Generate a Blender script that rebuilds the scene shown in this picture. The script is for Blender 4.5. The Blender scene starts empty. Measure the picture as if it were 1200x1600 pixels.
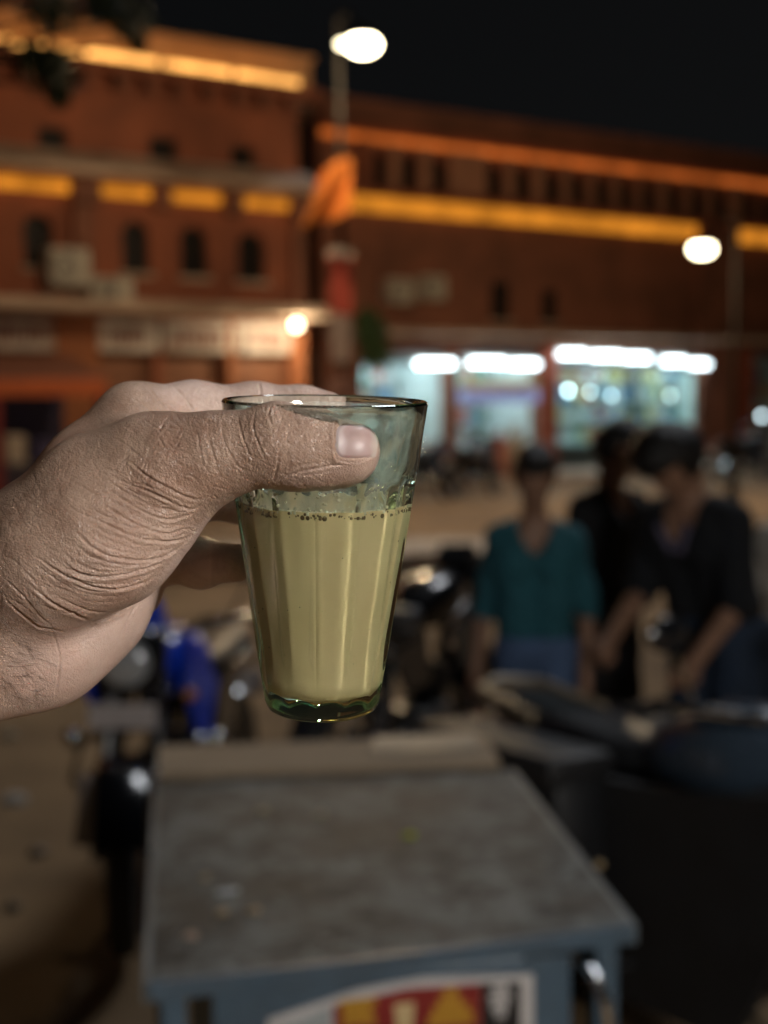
import bpy, bmesh, math, random
import numpy as np
from mathutils import Vector, Matrix, Euler

R = math.radians
random.seed(7)
NR = np.random.RandomState(11)
scene = bpy.context.scene
COL = scene.collection

# ------------------------------------------------------------------ camera
FPX = 2000.0                      # focal length in pixels of the 1200 x 1600 photograph
CAM_H = 1.75
PITCH, ROLL = 4.9, -0.7
cam_d = bpy.data.cameras.new('camera')
cam_d.sensor_fit = 'VERTICAL'
cam_d.sensor_height = 36.0
cam_d.lens = 36.0 * FPX / 1600.0
cam_d.clip_start = 0.02
cam_d.clip_end = 500.0
cam_d.dof.use_dof = True
cam_d.dof.focus_distance = 0.374
cam_d.dof.aperture_fstop = 7.8
cam = bpy.data.objects.new('camera', cam_d)
COL.objects.link(cam)
CM = Matrix.Translation((0, 0, CAM_H)) @ Matrix.Rotation(R(90 - PITCH), 4, 'X') @ Matrix.Rotation(R(ROLL), 4, 'Z')
cam.matrix_world = CM
scene.camera = cam

# ------------------------------------------------------------------ night sky, added fill sun, exposure
world = bpy.data.worlds.new('World')
scene.world = world
world.use_nodes = True
wn = world.node_tree
wn.nodes.clear()
sky = wn.nodes.new('ShaderNodeTexSky')
sky.sky_type = 'NISHITA'
sky.sun_disc = False
SUN_EL, SUN_ROT = 50.0, 33.0
sky.sun_elevation = R(SUN_EL)
sky.sun_rotation = R(SUN_ROT)
bg = wn.nodes.new('ShaderNodeBackground')
bg.inputs['Strength'].default_value = 0.0006
wo = wn.nodes.new('ShaderNodeOutputWorld')
hs = wn.nodes.new('ShaderNodeHueSaturation')
hs.inputs['Saturation'].default_value = 0.25
wn.links.new(sky.outputs[0], hs.inputs['Color'])
wn.links.new(hs.outputs[0], bg.inputs['Color'])
wn.links.new(bg.outputs[0], wo.inputs['Surface'])

sun_d = bpy.data.lights.new('fill_sun', 'SUN')  # added fill that stands in for street light on the ground
sun_d.energy = 0.72
sun_d.angle = R(14)
sun_d.color = (0.92, 0.95, 1.0)
sun = bpy.data.objects.new('fill_sun', sun_d)
COL.objects.link(sun)
sd = Vector((math.sin(R(SUN_ROT)) * math.cos(R(SUN_EL)), math.cos(R(SUN_ROT)) * math.cos(R(SUN_EL)), math.sin(R(SUN_EL))))
sun.rotation_euler = sd.to_track_quat('Z', 'Y').to_euler()

scene.view_settings.view_transform = 'Standard'
scene.view_settings.look = 'None'
scene.view_settings.exposure = 0.0
scene.view_settings.gamma = 1.0
scene.render.engine = 'CYCLES'
cy = scene.cycles
cy.use_denoising = True
cy.max_bounces = 14
cy.transmission_bounces = 12
cy.transparent_max_bounces = 12
cy.glossy_bounces = 6
cy.diffuse_bounces = 3
cy.caustics_refractive = True
cy.caustics_reflective = False
cy.blur_glossy = 0.3
cy.sample_clamp_indirect = 40.0


# ------------------------------------------------------------------ helpers
def C(px, py, d):
    """world point seen at a photograph pixel, at depth d (m) along the lens axis"""
    return CM @ Vector(((px - 600) / FPX * d, -(py - 800) / FPX * d, -d))


def ray(px, py):
    return (CM.to_3x3() @ Vector(((px - 600) / FPX, -(py - 800) / FPX, -1.0)))


def on_plane(px, py, z):
    d = ray(px, py)
    t = (z - CAM_H) / d.z
    return Vector((0, 0, CAM_H)) + d * t


def at_y(px, py, Y):
    d = ray(px, py)
    return Vector((0, 0, CAM_H)) + d * (Y / d.y)


def tag(o, label=None, cat=None, group=None, kind=None):
    if label: o['label'] = label
    if cat: o['category'] = cat
    if group: o['group'] = group
    if kind: o['kind'] = kind
    return o


def empty(name, loc, rz=0.0):
    o = bpy.data.objects.new(name, None)
    o.empty_display_size = 0.1
    o.location = loc
    o.rotation_euler = (0, 0, rz)
    COL.objects.link(o)
    return o


def link_mesh(name, me, mat=None, parent=None, smooth=False, sharp=None):
    o = bpy.data.objects.new(name, me)
    COL.objects.link(o)
    if mat is not None:
        me.materials.append(mat)
    if parent is not None:
        o.parent = parent
    if smooth:
        me.polygons.foreach_set('use_smooth', np.ones(len(me.polygons), dtype=bool))
        if sharp:
            me.set_sharp_from_angle(angle=R(sharp))
    return o


class MB:
    def __init__(s):
        s.v = []; s.f = []

    def add(s, vs, fs):
        b = len(s.v)
        s.v += [tuple(v) for v in vs]
        s.f += [tuple(i + b for i in f) for f in fs]
        return s

    def box(s, x0, x1, y0, y1, z0, z1, M=None):
        vs = [Vector(p) for p in ((x0, y0, z0), (x1, y0, z0), (x1, y1, z0), (x0, y1, z0), (x0, y0, z1), (x1, y0, z1), (x1, y1, z1), (x0, y1, z1))]
        if M: vs = [M @ v for v in vs]
        return s.add(vs, [(0, 3, 2, 1), (4, 5, 6, 7), (0, 1, 5, 4), (1, 2, 6, 5), (2, 3, 7, 6), (3, 0, 4, 7)])

    def rbox(s, x0, x1, y0, y1, z0, z1, b, M=None):
        """box with chamfered edges"""
        bm = bmesh.new()
        bmesh.ops.create_cube(bm, size=1.0)
        for v in bm.verts:
            v.co = Vector(((x0 + x1) / 2 + v.co.x * (x1 - x0), (y0 + y1) / 2 + v.co.y * (y1 - y0), (z0 + z1) / 2 + v.co.z * (z1 - z0)))
        bmesh.ops.bevel(bm, geom=bm.edges[:], offset=b, segments=2, affect='EDGES', profile=0.5)
        bm.verts.index_update()
        vs = [M @ v.co if M else v.co.copy() for v in bm.verts]
        fs = [[v.index for v in f.verts] for f in bm.faces]
        bm.free()
        return s.add(vs, fs)

    def tube(s, pts, rad, n=10, cap=True):
        pts = [Vector(p) for p in pts]
        m = len(pts)
        if not hasattr(rad, '__len__'): rad = [rad] * m
        vs = []; fs = []
        up = None
        for i in range(m):
            t = (pts[min(i + 1, m - 1)] - pts[max(i - 1, 0)])
            if t.length < 1e-9: t = Vector((0, 0, 1))
            t.normalize()
            if up is None:
                up = Vector((0, 0, 1)) if abs(t.z) < 0.9 else Vector((1, 0, 0))
            a = t.cross(up)
            if a.length < 1e-6: a = t.orthogonal()
            a.normalize(); b = a.cross(t).normalized(); up = b
            for k in range(n):
                an = 2 * math.pi * k / n
                vs.append(pts[i] + (a * math.cos(an) + b * math.sin(an)) * rad[i])
        for i in range(m - 1):
            for k in range(n):
                k2 = (k + 1) % n
                fs.append((i * n + k, i * n + k2, (i + 1) * n + k2, (i + 1) * n + k))
        if cap:
            fs.append(tuple(range(n - 1, -1, -1)))
            fs.append(tuple((m - 1) * n + k for k in range(n)))
        return s.add(vs, fs)

    def cyl(s, a, b, r, r2=None, n=16):
        return s.tube([a, b], [r, r if r2 is None else r2], n)

    def ball(s, c, r, n=14, M=None):
        if not hasattr(r, '__len__'): r = (r, r, r)
        c = Vector(c); vs = []; fs = []
        h = n // 2
        for i in range(h + 1):
            ph = math.pi * i / h
            for k in range(n):
                th = 2 * math.pi * k / n
                p = Vector((r[0] * math.sin(ph) * math.cos(th), r[1] * math.sin(ph) * math.sin(th), r[2] * math.cos(ph)))
                if M: p = M @ p
                vs.append(c + p)
        for i in range(h):
            for k in range(n):
                k2 = (k + 1) % n
                q = (i * n + k, (i + 1) * n + k, (i + 1) * n + k2, i * n + k2)
                if i == 0: q = (i * n + k, (i + 1) * n + k, (i + 1) * n + k2)
                elif i == h - 1: q = (i * n + k, (i + 1) * n + k, i * n + k2)
                fs.append(q)
        return s.add(vs, fs)

    def lathe(s, prof, n=24, M=None, close=False):
        """prof: (r, z) pairs round the local z axis"""
        vs = []; fs = []
        m = len(prof)
        for r_, z_ in prof:
            for k in range(n):
                an = 2 * math.pi * k / n
                p = Vector((r_ * math.cos(an), r_ * math.sin(an), z_))
                vs.append(M @ p if M else p)
        for i in range(m if close else m - 1):
            j = (i + 1) % m
            for k in range(n):
                k2 = (k + 1) % n
                fs.append((i * n + k, i * n + k2, j * n + k2, j * n + k))
        return s.add(vs, fs)

    def prism(s, poly, y0, y1, M=None):
        """poly: (x, z) outline extruded along y"""
        n = len(poly)
        vs = [Vector((x, y0, z)) for x, z in poly] + [Vector((x, y1, z)) for x, z in poly]
        if M: vs = [M @ v for v in vs]
        fs = [tuple(range(n)), tuple(range(2 * n - 1, n - 1, -1))]
        for i in range(n):
            j = (i + 1) % n
            fs.append((i, i + n, j + n, j))
        return s.add(vs, fs)

    def build(s, name, mat, parent=None, smooth=False, sharp=40, loc=None):
        me = bpy.data.meshes.new(name)
        me.from_pydata(s.v, [], s.f)
        me.validate(verbose=False)
        bm = bmesh.new(); bm.from_mesh(me)
        bmesh.ops.remove_doubles(bm, verts=bm.verts, dist=1e-6)
        bmesh.ops.recalc_face_normals(bm, faces=bm.faces)
        bm.to_mesh(me); bm.free()
        o = link_mesh(name, me, mat, parent, smooth, sharp if smooth else None)
        if loc is not None: o.location = loc
        return o


# ------------------------------------------------------------------ materials
MATS = {}


def mat(name, col, rough=0.6, metal=0.0, var=0.15, vscale=6.0, bump=0.0, bscale=60.0, spec=0.5, emit=None, estr=0.0, coat=0.0, sss=0.0, dirt=None, dirt_amt=0.0):
    if name in MATS: return MATS[name]
    m = bpy.data.materials.new(name); m.use_nodes = True
    t = m.node_tree; N = t.nodes; L = t.links
    p = N['Principled BSDF']
    p.inputs['Roughness'].default_value = rough
    p.inputs['Metallic'].default_value = metal
    p.inputs['Specular IOR Level'].default_value = spec
    p.inputs['Coat Weight'].default_value = coat
    tc = N.new('ShaderNodeTexCoord')
    nz = N.new('ShaderNodeTexNoise'); nz.inputs['Scale'].default_value = vscale; nz.inputs['Detail'].default_value = 6; nz.inputs['Roughness'].default_value = 0.65
    L.new(tc.outputs['Object'], nz.inputs['Vector'])
    mr = N.new('ShaderNodeMapRange'); mr.inputs[1].default_value = 0.3; mr.inputs[2].default_value = 0.7
    mr.inputs[3].default_value = 1 - var; mr.inputs[4].default_value = 1 + var
    L.new(nz.outputs['Fac'], mr.inputs[0])
    mx = N.new('ShaderNodeVectorMath'); mx.operation = 'SCALE'
    mx.inputs[0].default_value = col
    L.new(mr.outputs[0], mx.inputs['Scale'])
    src = mx.outputs[0]
    if dirt is not None:
        n2 = N.new('ShaderNodeTexNoise'); n2.inputs['Scale'].default_value = vscale * 0.45; n2.inputs['Detail'].default_value = 8; n2.inputs['Roughness'].default_value = 0.7
        L.new(tc.outputs['Object'], n2.inputs['Vector'])
        m2 = N.new('ShaderNodeMapRange'); m2.inputs[1].default_value = 0.45; m2.inputs[2].default_value = 0.62; m2.inputs[4].default_value = dirt_amt
        L.new(n2.outputs['Fac'], m2.inputs[0])
        mc = N.new('ShaderNodeMix'); mc.data_type = 'RGBA'
        L.new(m2.outputs[0], mc.inputs[0]); L.new(src, mc.inputs[6]); mc.inputs[7].default_value = (*dirt, 1)
        src = mc.outputs[2]
    L.new(src, p.inputs['Base Color'])
    r2 = N.new('ShaderNodeMapRange'); r2.inputs[1].default_value = 0.3; r2.inputs[2].default_value = 0.7
    r2.inputs[3].default_value = max(0.03, rough - 0.1); r2.inputs[4].default_value = min(1, rough + 0.1)
    L.new(nz.outputs['Fac'], r2.inputs[0]); L.new(r2.outputs[0], p.inputs['Roughness'])
    if bump > 0:
        nb = N.new('ShaderNodeTexNoise'); nb.inputs['Scale'].default_value = bscale; nb.inputs['Detail'].default_value = 5
        L.new(tc.outputs['Object'], nb.inputs['Vector'])
        b = N.new('ShaderNodeBump'); b.inputs['Strength'].default_value = bump; b.inputs['Distance'].default_value = 0.01
        L.new(nb.outputs['Fac'], b.inputs['Height']); L.new(b.outputs[0], p.inputs['Normal'])
    if emit:
        p.inputs['Emission Color'].default_value = (*emit, 1); p.inputs['Emission Strength'].default_value = estr
    if sss:
        p.inputs['Subsurface Weight'].default_value = sss; p.inputs['Subsurface Radius'].default_value = (1.0, 0.4, 0.2); p.inputs['Subsurface Scale'].default_value = 0.01
    MATS[name] = m
    return m


def led_glow(name, col, strength):
    # a row of small lamps behind a dusty strip: brightness varies along it
    m = glow(name, col, strength)
    t = m.node_tree; N = t.nodes; e = [n for n in N if n.type == 'EMISSION'][0]
    tc = N.new('ShaderNodeTexCoord'); nz = N.new('ShaderNodeTexNoise'); nz.inputs['Scale'].default_value = 1.6; nz.inputs['Detail'].default_value = 5; nz.inputs['Roughness'].default_value = 0.7
    mr = N.new('ShaderNodeMapRange'); mr.inputs[1].default_value = 0.3; mr.inputs[2].default_value = 0.7; mr.inputs[3].default_value = strength * 0.45; mr.inputs[4].default_value = strength * 1.45
    t.links.new(tc.outputs['Object'], nz.inputs['Vector']); t.links.new(nz.outputs['Fac'], mr.inputs[0]); t.links.new(mr.outputs[0], e.inputs[1])
    return m


def glow(name, col, strength):
    if name in MATS: return MATS[name]
    m = bpy.data.materials.new(name); m.use_nodes = True
    t = m.node_tree; t.nodes.clear()
    e = t.nodes.new('ShaderNodeEmission'); e.inputs[0].default_value = (*col, 1); e.inputs[1].default_value = strength
    o = t.nodes.new('ShaderNodeOutputMaterial'); t.links.new(e.outputs[0], o.inputs[0])
    MATS[name] = m
    return m


# ------------------------------------------------------------------ signed-distance modelling of bodies
class SDF:
    def __init__(s): s.p = []

    def cone(s, a, b, ra, rb, k=0.01):
        s.p.append((np.array(a, float), np.array(b, float), float(ra), float(rb), float(k))); return s

    def chain(s, pts, rs, k=0.01):
        for i in range(len(pts) - 1): s.cone(pts[i], pts[i + 1], rs[i], rs[i + 1], k)
        return s

    def __call__(s, P):
        d = None
        c0 = s.p[0][0]
        P = np.ascontiguousarray((P - c0).T, dtype=np.float32)
        f4 = np.float32
        for a, b, ra, rb, k in s.p:
            a = a - c0; b = b - c0
            ab = b - a; L = float(ab @ ab)
            x = P[0] - f4(a[0]); y = P[1] - f4(a[1]); z = P[2] - f4(a[2])
            if L > 1e-12:
                t = np.clip((x * f4(ab[0]) + y * f4(ab[1]) + z * f4(ab[2])) * f4(1 / L), 0, 1)
                x -= t * f4(ab[0]); y -= t * f4(ab[1]); z -= t * f4(ab[2])
                di = np.sqrt(x * x + y * y + z * z) - (f4(ra) + f4(rb - ra) * t)
            else:
                di = np.sqrt(x * x + y * y + z * z) - f4(ra)
            if d is None: d = di
            else:
                h = np.maximum(f4(k) - np.abs(d - di), f4(0))
                d = np.minimum(d, di) - h * h * f4(0.25 / k)
        return d.astype(float)

    def bounds(s, pad):
        lo = np.min([np.minimum(a - ra, b - rb) for a, b, ra, rb, k in s.p], axis=0) - pad
        hi = np.max([np.maximum(a + ra, b + rb) for a, b, ra, rb, k in s.p], axis=0) + pad
        return lo, hi


def chunked(f, P, n=400000):
    return np.concatenate([f(P[i:i + n]) for i in range(0, len(P), n)]) if len(P) > n else f(P)


def surface_nets(f, lo, hi, h):
    n = np.ceil((hi - lo) / h).astype(int) + 1
    ax = [lo[i] + h * np.arange(n[i]) for i in range(3)]
    G = np.stack(np.meshgrid(*ax, indexing='ij'), -1).reshape(-1, 3)
    F = chunked(f, G).reshape(n)
    ins = F < 0
    c = np.zeros(n - 1, int)
    for i in (0, 1):
        for j in (0, 1):
            for k in (0, 1):
                c += ins[i:n[0] - 1 + i, j:n[1] - 1 + j, k:n[2] - 1 + k]
    act = (c > 0) & (c < 8)
    I = np.argwhere(act)
    idx = -np.ones(n - 1, int); idx[act] = np.arange(len(I))
    acc = np.zeros((len(I), 3)); cnt = np.zeros(len(I))
    corners = [(i, j, k) for i in (0, 1) for j in (0, 1) for k in (0, 1)]
    for a in corners:
        for ax_ in range(3):
            if a[ax_]: continue
            b = list(a); b[ax_] = 1
            fa = F[I[:, 0] + a[0], I[:, 1] + a[1], I[:, 2] + a[2]]
            fb = F[I[:, 0] + b[0], I[:, 1] + b[1], I[:, 2] + b[2]]
            m = (fa < 0) != (fb < 0)
            t = np.where(m, fa / np.where(m, fa - fb, 1), 0)
            p = np.array(a, float)[None].repeat(len(I), 0); p[:, ax_] += t
            acc += p * m[:, None]; cnt += m
    V = lo + h * (I + acc / cnt[:, None])
    Q = []
    for ax_ in range(3):
        o1, o2 = [(1, 2), (2, 0), (0, 1)][ax_]
        sl0 = [slice(None)] * 3; sl1 = [slice(None)] * 3
        sl0[ax_] = slice(0, -1); sl1[ax_] = slice(1, None)
        s0, s1 = ins[tuple(sl0)], ins[tuple(sl1)]
        E = np.argwhere(s0 != s1)
        E = E[(E[:, o1] > 0) & (E[:, o2] > 0) & (E[:, o1] < n[o1] - 1) & (E[:, o2] < n[o2] - 1)]
        def cell(d1, d2):
            e = E.copy(); e[:, o1] += d1; e[:, o2] += d2
            return idx[e[:, 0], e[:, 1], e[:, 2]]
        q = np.stack([cell(-1, -1), cell(0, -1), cell(0, 0), cell(-1, 0)], 1)
        out = s0[E[:, 0], E[:, 1], E[:, 2]]
        q[~out] = q[~out][:, ::-1]
        Q.append(q)
    Q = np.concatenate(Q)
    return V, Q[(Q >= 0).all(1)]


def mesh_np(name, V, Q):
    me = bpy.data.meshes.new(name)
    k = Q.shape[1]
    me.vertices.add(len(V)); me.vertices.foreach_set('co', V.astype(np.float32).ravel())
    me.loops.add(Q.size); me.loops.foreach_set('vertex_index', Q.astype(np.int32).ravel())
    me.polygons.add(len(Q)); me.polygons.foreach_set('loop_start', np.arange(0, Q.size, k, dtype=np.int32))
    me.update(calc_edges=True); me.validate()
    return me


def get_v(me):
    a = np.empty(len(me.vertices) * 3, np.float32); me.vertices.foreach_get('co', a)
    return a.reshape(-1, 3).astype(float)


def grad(f, P, e):
    T = np.array([[1, -1, -1], [-1, -1, 1], [-1, 1, -1], [1, 1, 1]], float)
    g = np.zeros_like(P)
    for t in T: g += t * chunked(f, P + t * e)[:, None]
    return g / (4 * e)


def project(f, V, e, it=2):
    for _ in range(it):
        d = chunked(f, V); g = grad(f, V, e)
        V = V - g * (d / np.maximum((g * g).sum(1), 0.2))[:, None]
    return V


def subsurf(me, levels):
    o = bpy.data.objects.new('tmp', me); COL.objects.link(o)
    md = o.modifiers.new('s', 'SUBSURF'); md.levels = levels; md.subdivision_type = 'CATMULL_CLARK'
    dg = bpy.context.evaluated_depsgraph_get()
    r = bpy.data.meshes.new_from_object(o.evaluated_get(dg))
    bpy.data.objects.remove(o)
    return r


def sdf_mesh(name, f, lo, hi, h, levels=1):
    V, Q = surface_nets(f, lo, hi, h)
    me = mesh_np(name, V, Q)
    if levels: me = subsurf(me, levels)
    me.name = name
    V = project(f, get_v(me), h * 0.15)
    me.vertices.foreach_set('co', V.astype(np.float32).ravel()); me.update()
    return me


# ------------------------------------------------------------------ ground
def ground_material():
    m = bpy.data.materials.new('dusty_road'); m.use_nodes = True
    t = m.node_tree; N = t.nodes; L = t.links; p = N['Principled BSDF']
    tc = N.new('ShaderNodeTexCoord')
    n1 = N.new('ShaderNodeTexNoise'); n1.inputs['Scale'].default_value = 0.9; n1.inputs['Detail'].default_value = 9; n1.inputs['Roughness'].default_value = 0.65
    n2 = N.new('ShaderNodeTexNoise'); n2.inputs['Scale'].default_value = 60; n2.inputs['Detail'].default_value = 4
    L.new(tc.outputs['Object'], n1.inputs['Vector']); L.new(tc.outputs['Object'], n2.inputs['Vector'])
    cr = N.new('ShaderNodeValToRGB'); e = cr.color_ramp.elements
    e[0].position = 0.3; e[0].color = (0.145, 0.088, 0.04, 1); e[1].position = 0.7; e[1].color = (0.37, 0.24, 0.118, 1)
    L.new(n1.outputs['Fac'], cr.inputs[0]); L.new(cr.outputs[0], p.inputs['Base Color'])
    p.inputs['Roughness'].default_value = 0.85
    b = N.new('ShaderNodeBump'); b.inputs['Strength'].default_value = 0.5; b.inputs['Distance'].default_value = 0.02
    L.new(n2.outputs['Fac'], b.inputs['Height']); L.new(b.outputs[0], p.inputs['Normal'])
    return m


g = MB(); g.add([(-150, -60, 0), (150, -60, 0), (150, 300, 0), (-150, 300, 0)], [(0, 1, 2, 3)])
tag(g.build('ground', ground_material()), kind='structure')
# low pale median kerb across the road, cut into kerb stones
kerb = empty('median_kerb', (0, 0, 0)); tag(kerb, kind='structure')
ks = MB(); ks.rbox(-0.46, 0.46, -0.75, 0.75, 0, 0.22, 0.03)
kmat = mat('kerb_stone', (0.62, 0.56, 0.5), 0.8, var=0.3, vscale=5, bump=0.4, dirt=(0.14, 0.10, 0.07), dirt_amt=0.7)
k0 = None
for i in range(16):
    x = -4.6 + i * 0.94
    if k0 is None:
        k0 = ks.build('kerb_stone', kmat, kerb); o = k0
    else:
        o = k0.copy(); COL.objects.link(o)
    o.location = (x * 0.985, 13.6 + x * 0.10, 0.0); o.rotation_euler = (0, 0, 0.10)

# ------------------------------------------------------------------ facades
YAW = R(33)
UD = Vector((math.cos(YAW), math.sin(YAW), 0)); ND = Vector((math.sin(YAW), -math.cos(YAW), 0))
OL = at_y(474, 700, 22.0); OL.z = 0
OR = at_y(700, 700, 28.0); OR.z = 0


def fac(O, px, py, out=0.0):
    """pixel -> (u along the facade, height) on the facade plane moved outwards by out"""
    d = ray(px, py); c = Vector((0, 0, CAM_H))
    o = O + ND * out
    t = (o - c).dot(ND) / d.dot(ND)
    p = c + d * t
    return (p - O).dot(UD), p.z


def wall_holes(mb, u0, u1, z0, z1, y0, y1, holes):
    us = sorted({u0, u1, *[h[0] for h in holes], *[h[1] for h in holes]}); us = [u for u in us if u0 <= u <= u1]
    zs = sorted({z0, z1, *[h[2] for h in holes], *[h[3] for h in holes]}); zs = [z for z in zs if z0 <= z <= z1]
    for j in range(len(zs) - 1):
        run = None
        for i in range(len(us) - 1):
            cu, cz = (us[i] + us[i + 1]) / 2, (zs[j] + zs[j + 1]) / 2
            solid = not any(h[0] < cu < h[1] and h[2] < cz < h[3] for h in holes)
            if solid and run is None: run = us[i]
            if (not solid or i == len(us) - 2) and run is not None:
                mb.box(run, us[i + 1] if solid else us[i], y0, y1, zs[j], zs[j + 1]); run = None
    return mb


terra = mat('terracotta_wall', (0.33, 0.105, 0.055), 0.85, var=0.25, vscale=1.2, bump=0.3, bscale=12, dirt=(0.14, 0.05, 0.03), dirt_amt=0.6)
terra_d = mat('dark_terracotta_wall', (0.27, 0.105, 0.065), 0.85, var=0.25, vscale=1.0, bump=0.3, bscale=12, dirt=(0.10, 0.045, 0.03), dirt_amt=0.6)
pale = mat('weathered_pale_plaster', (0.58, 0.44, 0.35), 0.85, var=0.25, vscale=1.5, bump=0.3, bscale=12, dirt=(0.2, 0.12, 0.08), dirt_amt=0.6)
peach = mat('peach_plaster', (0.55, 0.30, 0.15), 0.8, var=0.25, vscale=2, bump=0.2, bscale=12)
dark_glass = mat('dark_window_glass', (0.012, 0.012, 0.014), 0.55, var=0.1, spec=0.2)
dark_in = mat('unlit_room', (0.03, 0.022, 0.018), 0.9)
wood = mat('dark_window_wood', (0.055, 0.03, 0.02), 0.7)
led_o = led_glow('amber_led_strip', (1.0, 0.34, 0.028), 0.72)
led_r = led_glow('red_amber_led_strip', (1.0, 0.22, 0.035), 0.62)
led_w = led_glow('warm_led_strip', (1.0, 0.46, 0.11), 2.4)
acm = mat('air_conditioner_casing', (0.5, 0.45, 0.38), 0.5, var=0.2)
acg = mat('air_conditioner_grille', (0.06, 0.06, 0.06), 0.6)


def win(b, u, z, w, h, arch=True, frame_mat=None):
    """a window set back in its opening: pane, frame, glazing bar, sill and arch head"""
    f = MB()
    f.box(u - w / 2, u - w / 2 + 0.05, 0.10, 0.16, z - h / 2, z + h / 2); f.box(u + w / 2 - 0.05, u + w / 2, 0.10, 0.16, z - h / 2, z + h / 2)
    f.box(u - w / 2 + 0.05, u + w / 2 - 0.05, 0.10, 0.16, z + h / 2 - 0.05, z + h / 2); f.box(u - 0.015, u + 0.015, 0.11, 0.15, z - h / 2, z + h / 2 - 0.05)
    fo = f.build('window', frame_mat or wood, b)
    MB().box(u - w / 2, u + w / 2, 0.17, 0.19, z - h / 2, z + h / 2).build('pane', dark_glass, fo)
    MB().box(u - w / 2 - 0.06, u + w / 2 + 0.06, -0.06, 0.09, z - h / 2 - 0.07, z - h / 2 - 0.002).build('sill', pale, fo)
    if arch:
        a = MB(); n = 10
        for s in (-1, 1):
            pts = [(u + s * w / 2, z + h / 2)]
            for i in range(n + 1):
                an = math.pi / 2 * i / n
                pts.append((u + s * w / 2 * math.cos(an), z + h / 2 - w * 0.55 + w * 0.55 * math.sin(an)))
            a.prism(pts, 0.012, 0.095)
        a.build('arch_head', terra, fo)
    return fo


def ac_unit(O, px, py, w, h, label, out=0.02):
    u, z = fac(O, px, py, 0.2)
    p = O + UD * u + ND * 0.02
    t = empty('air_conditioner', (p.x, p.y, z - h / 2), YAW)
    MB().rbox(-w / 2, w / 2, -0.32, 0, 0, h, 0.015).build('casing', acm, t)
    m = MB()
    m.lathe([(h * 0.38, 0), (h * 0.38, 0.012), (h * 0.34, 0.012), (h * 0.34, 0)], 20, Matrix.Translation((-w * 0.14, -0.323, h / 2)) @ Matrix.Rotation(R(90), 4, 'X'), True)
    for k in range(-3, 4): m.box(-w * 0.14 - h * 0.34, -w * 0.14 + h * 0.34, -0.335, -0.325, h / 2 + k * h * 0.09 - 0.006, h / 2 + k * h * 0.09 + 0.006)
    m.build('grille', acg, t)
    m = MB()
    for s in (-1, 1): MB().tube([(s * w * 0.35, 0, -0.2), (s * w * 0.35, 0, -0.012), (s * w * 0.35, -0.34, -0.012)], 0.012, 6).build('bracket', acg, t)
    tag(t, label, 'air conditioner', 'air conditioners on the facades')


# ---- left building
BL = empty('corner_building', OL, YAW)
tag(BL, 'terracotta corner building with arched windows and short amber light strips', 'building')
UL0 = -20.0
F = lambda px, py, out=0.0: fac(OL, px, py, out)
zt = F(440, 118)[1]
holes = []; wins = []
for px, py, w_, h_ in [(60, 376, 44, 80), (212, 386, 40, 78), (303, 393, 40, 76), (393, 401, 40, 74)]:
    (ua, za), (ub, zb) = F(px - w_ / 2, py + h_ / 2), F(px + w_ / 2, py - h_ / 2)
    wins.append(((ua + ub) / 2, (za + zb) / 2, ub - ua, zb - za, True)); holes.append((ua, ub, za, zb))
for px, py, w_, h_ in [(82, 217, 44, 34), (255, 233, 42, 34), (380, 245, 38, 32)]:
    (ua, za), (ub, zb) = F(px - w_ / 2, py + h_ / 2), F(px + w_ / 2, py - h_ / 2)
    wins.append(((ua + ub) / 2, (za + zb) / 2, ub - ua, zb - za, False)); holes.append((ua, ub, za, zb))
z_aw = F(240, 478)[1]            # underside of the upper floor, over the shops
shopz0 = F(300, 640)[1]
sh_open = []
for a, b_ in [(-60, 80), (155, 240), (255, 350), (365, 450)]:
    ua, ub = F(a, 560)[0], F(b_, 560)[0]
    sh_open.append((ua, ub)); holes.append((ua, ub, 0.15, z_aw - 0.75))
w = MB(); wall_holes(w, UL0, 0, 0, zt, 0, 0.24, holes); w.box(-0.3, 0, 0.24, 8, 0, zt); w.box(UL0, -0.3, 7.7, 8, 0, zt)
w.build('wall', terra, BL)
MB().box(UL0, -0.3, 0.24, 7.7, zt - 0.25, zt - 0.02).build('roof', pale, BL)
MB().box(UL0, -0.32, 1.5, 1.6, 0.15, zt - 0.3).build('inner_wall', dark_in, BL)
for u, z, ww, hh, ar in wins: win(BL, u, z, ww, hh, ar)
# top cornice, lit from a strip on the ledge below it
z0, z1 = F(225, 112)[1], F(225, 62)[1]
MB().box(UL0, 0.15, -0.20, -0.003, z0 + 0.02, z1).build('cornice', peach, BL)
MB().box(UL0, 0.22, -0.42, -0.003, z0 - 0.14, z0).build('ledge', terra, BL)
m = MB()
for i in range(16): m.box(UL0 + 0.1 + i * 1.24, UL0 + 1.22 + i * 1.24, -0.40, -0.30, z0 + 0.003, z0 + 0.11)
m.build('light_strip', led_w, BL)
MB().box(UL0, 0.2, -0.27, 0.06, z1 + 0.003, z1 + 0.07).build('coping', peach, BL)
for i in range(40): MB().box(UL0 + 0.2 + i * 0.5, UL0 + 0.34 + i * 0.5, -0.30, -0.004, z0 - 0.36, z0 - 0.143).build('corbel', terra_d, BL)
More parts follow.
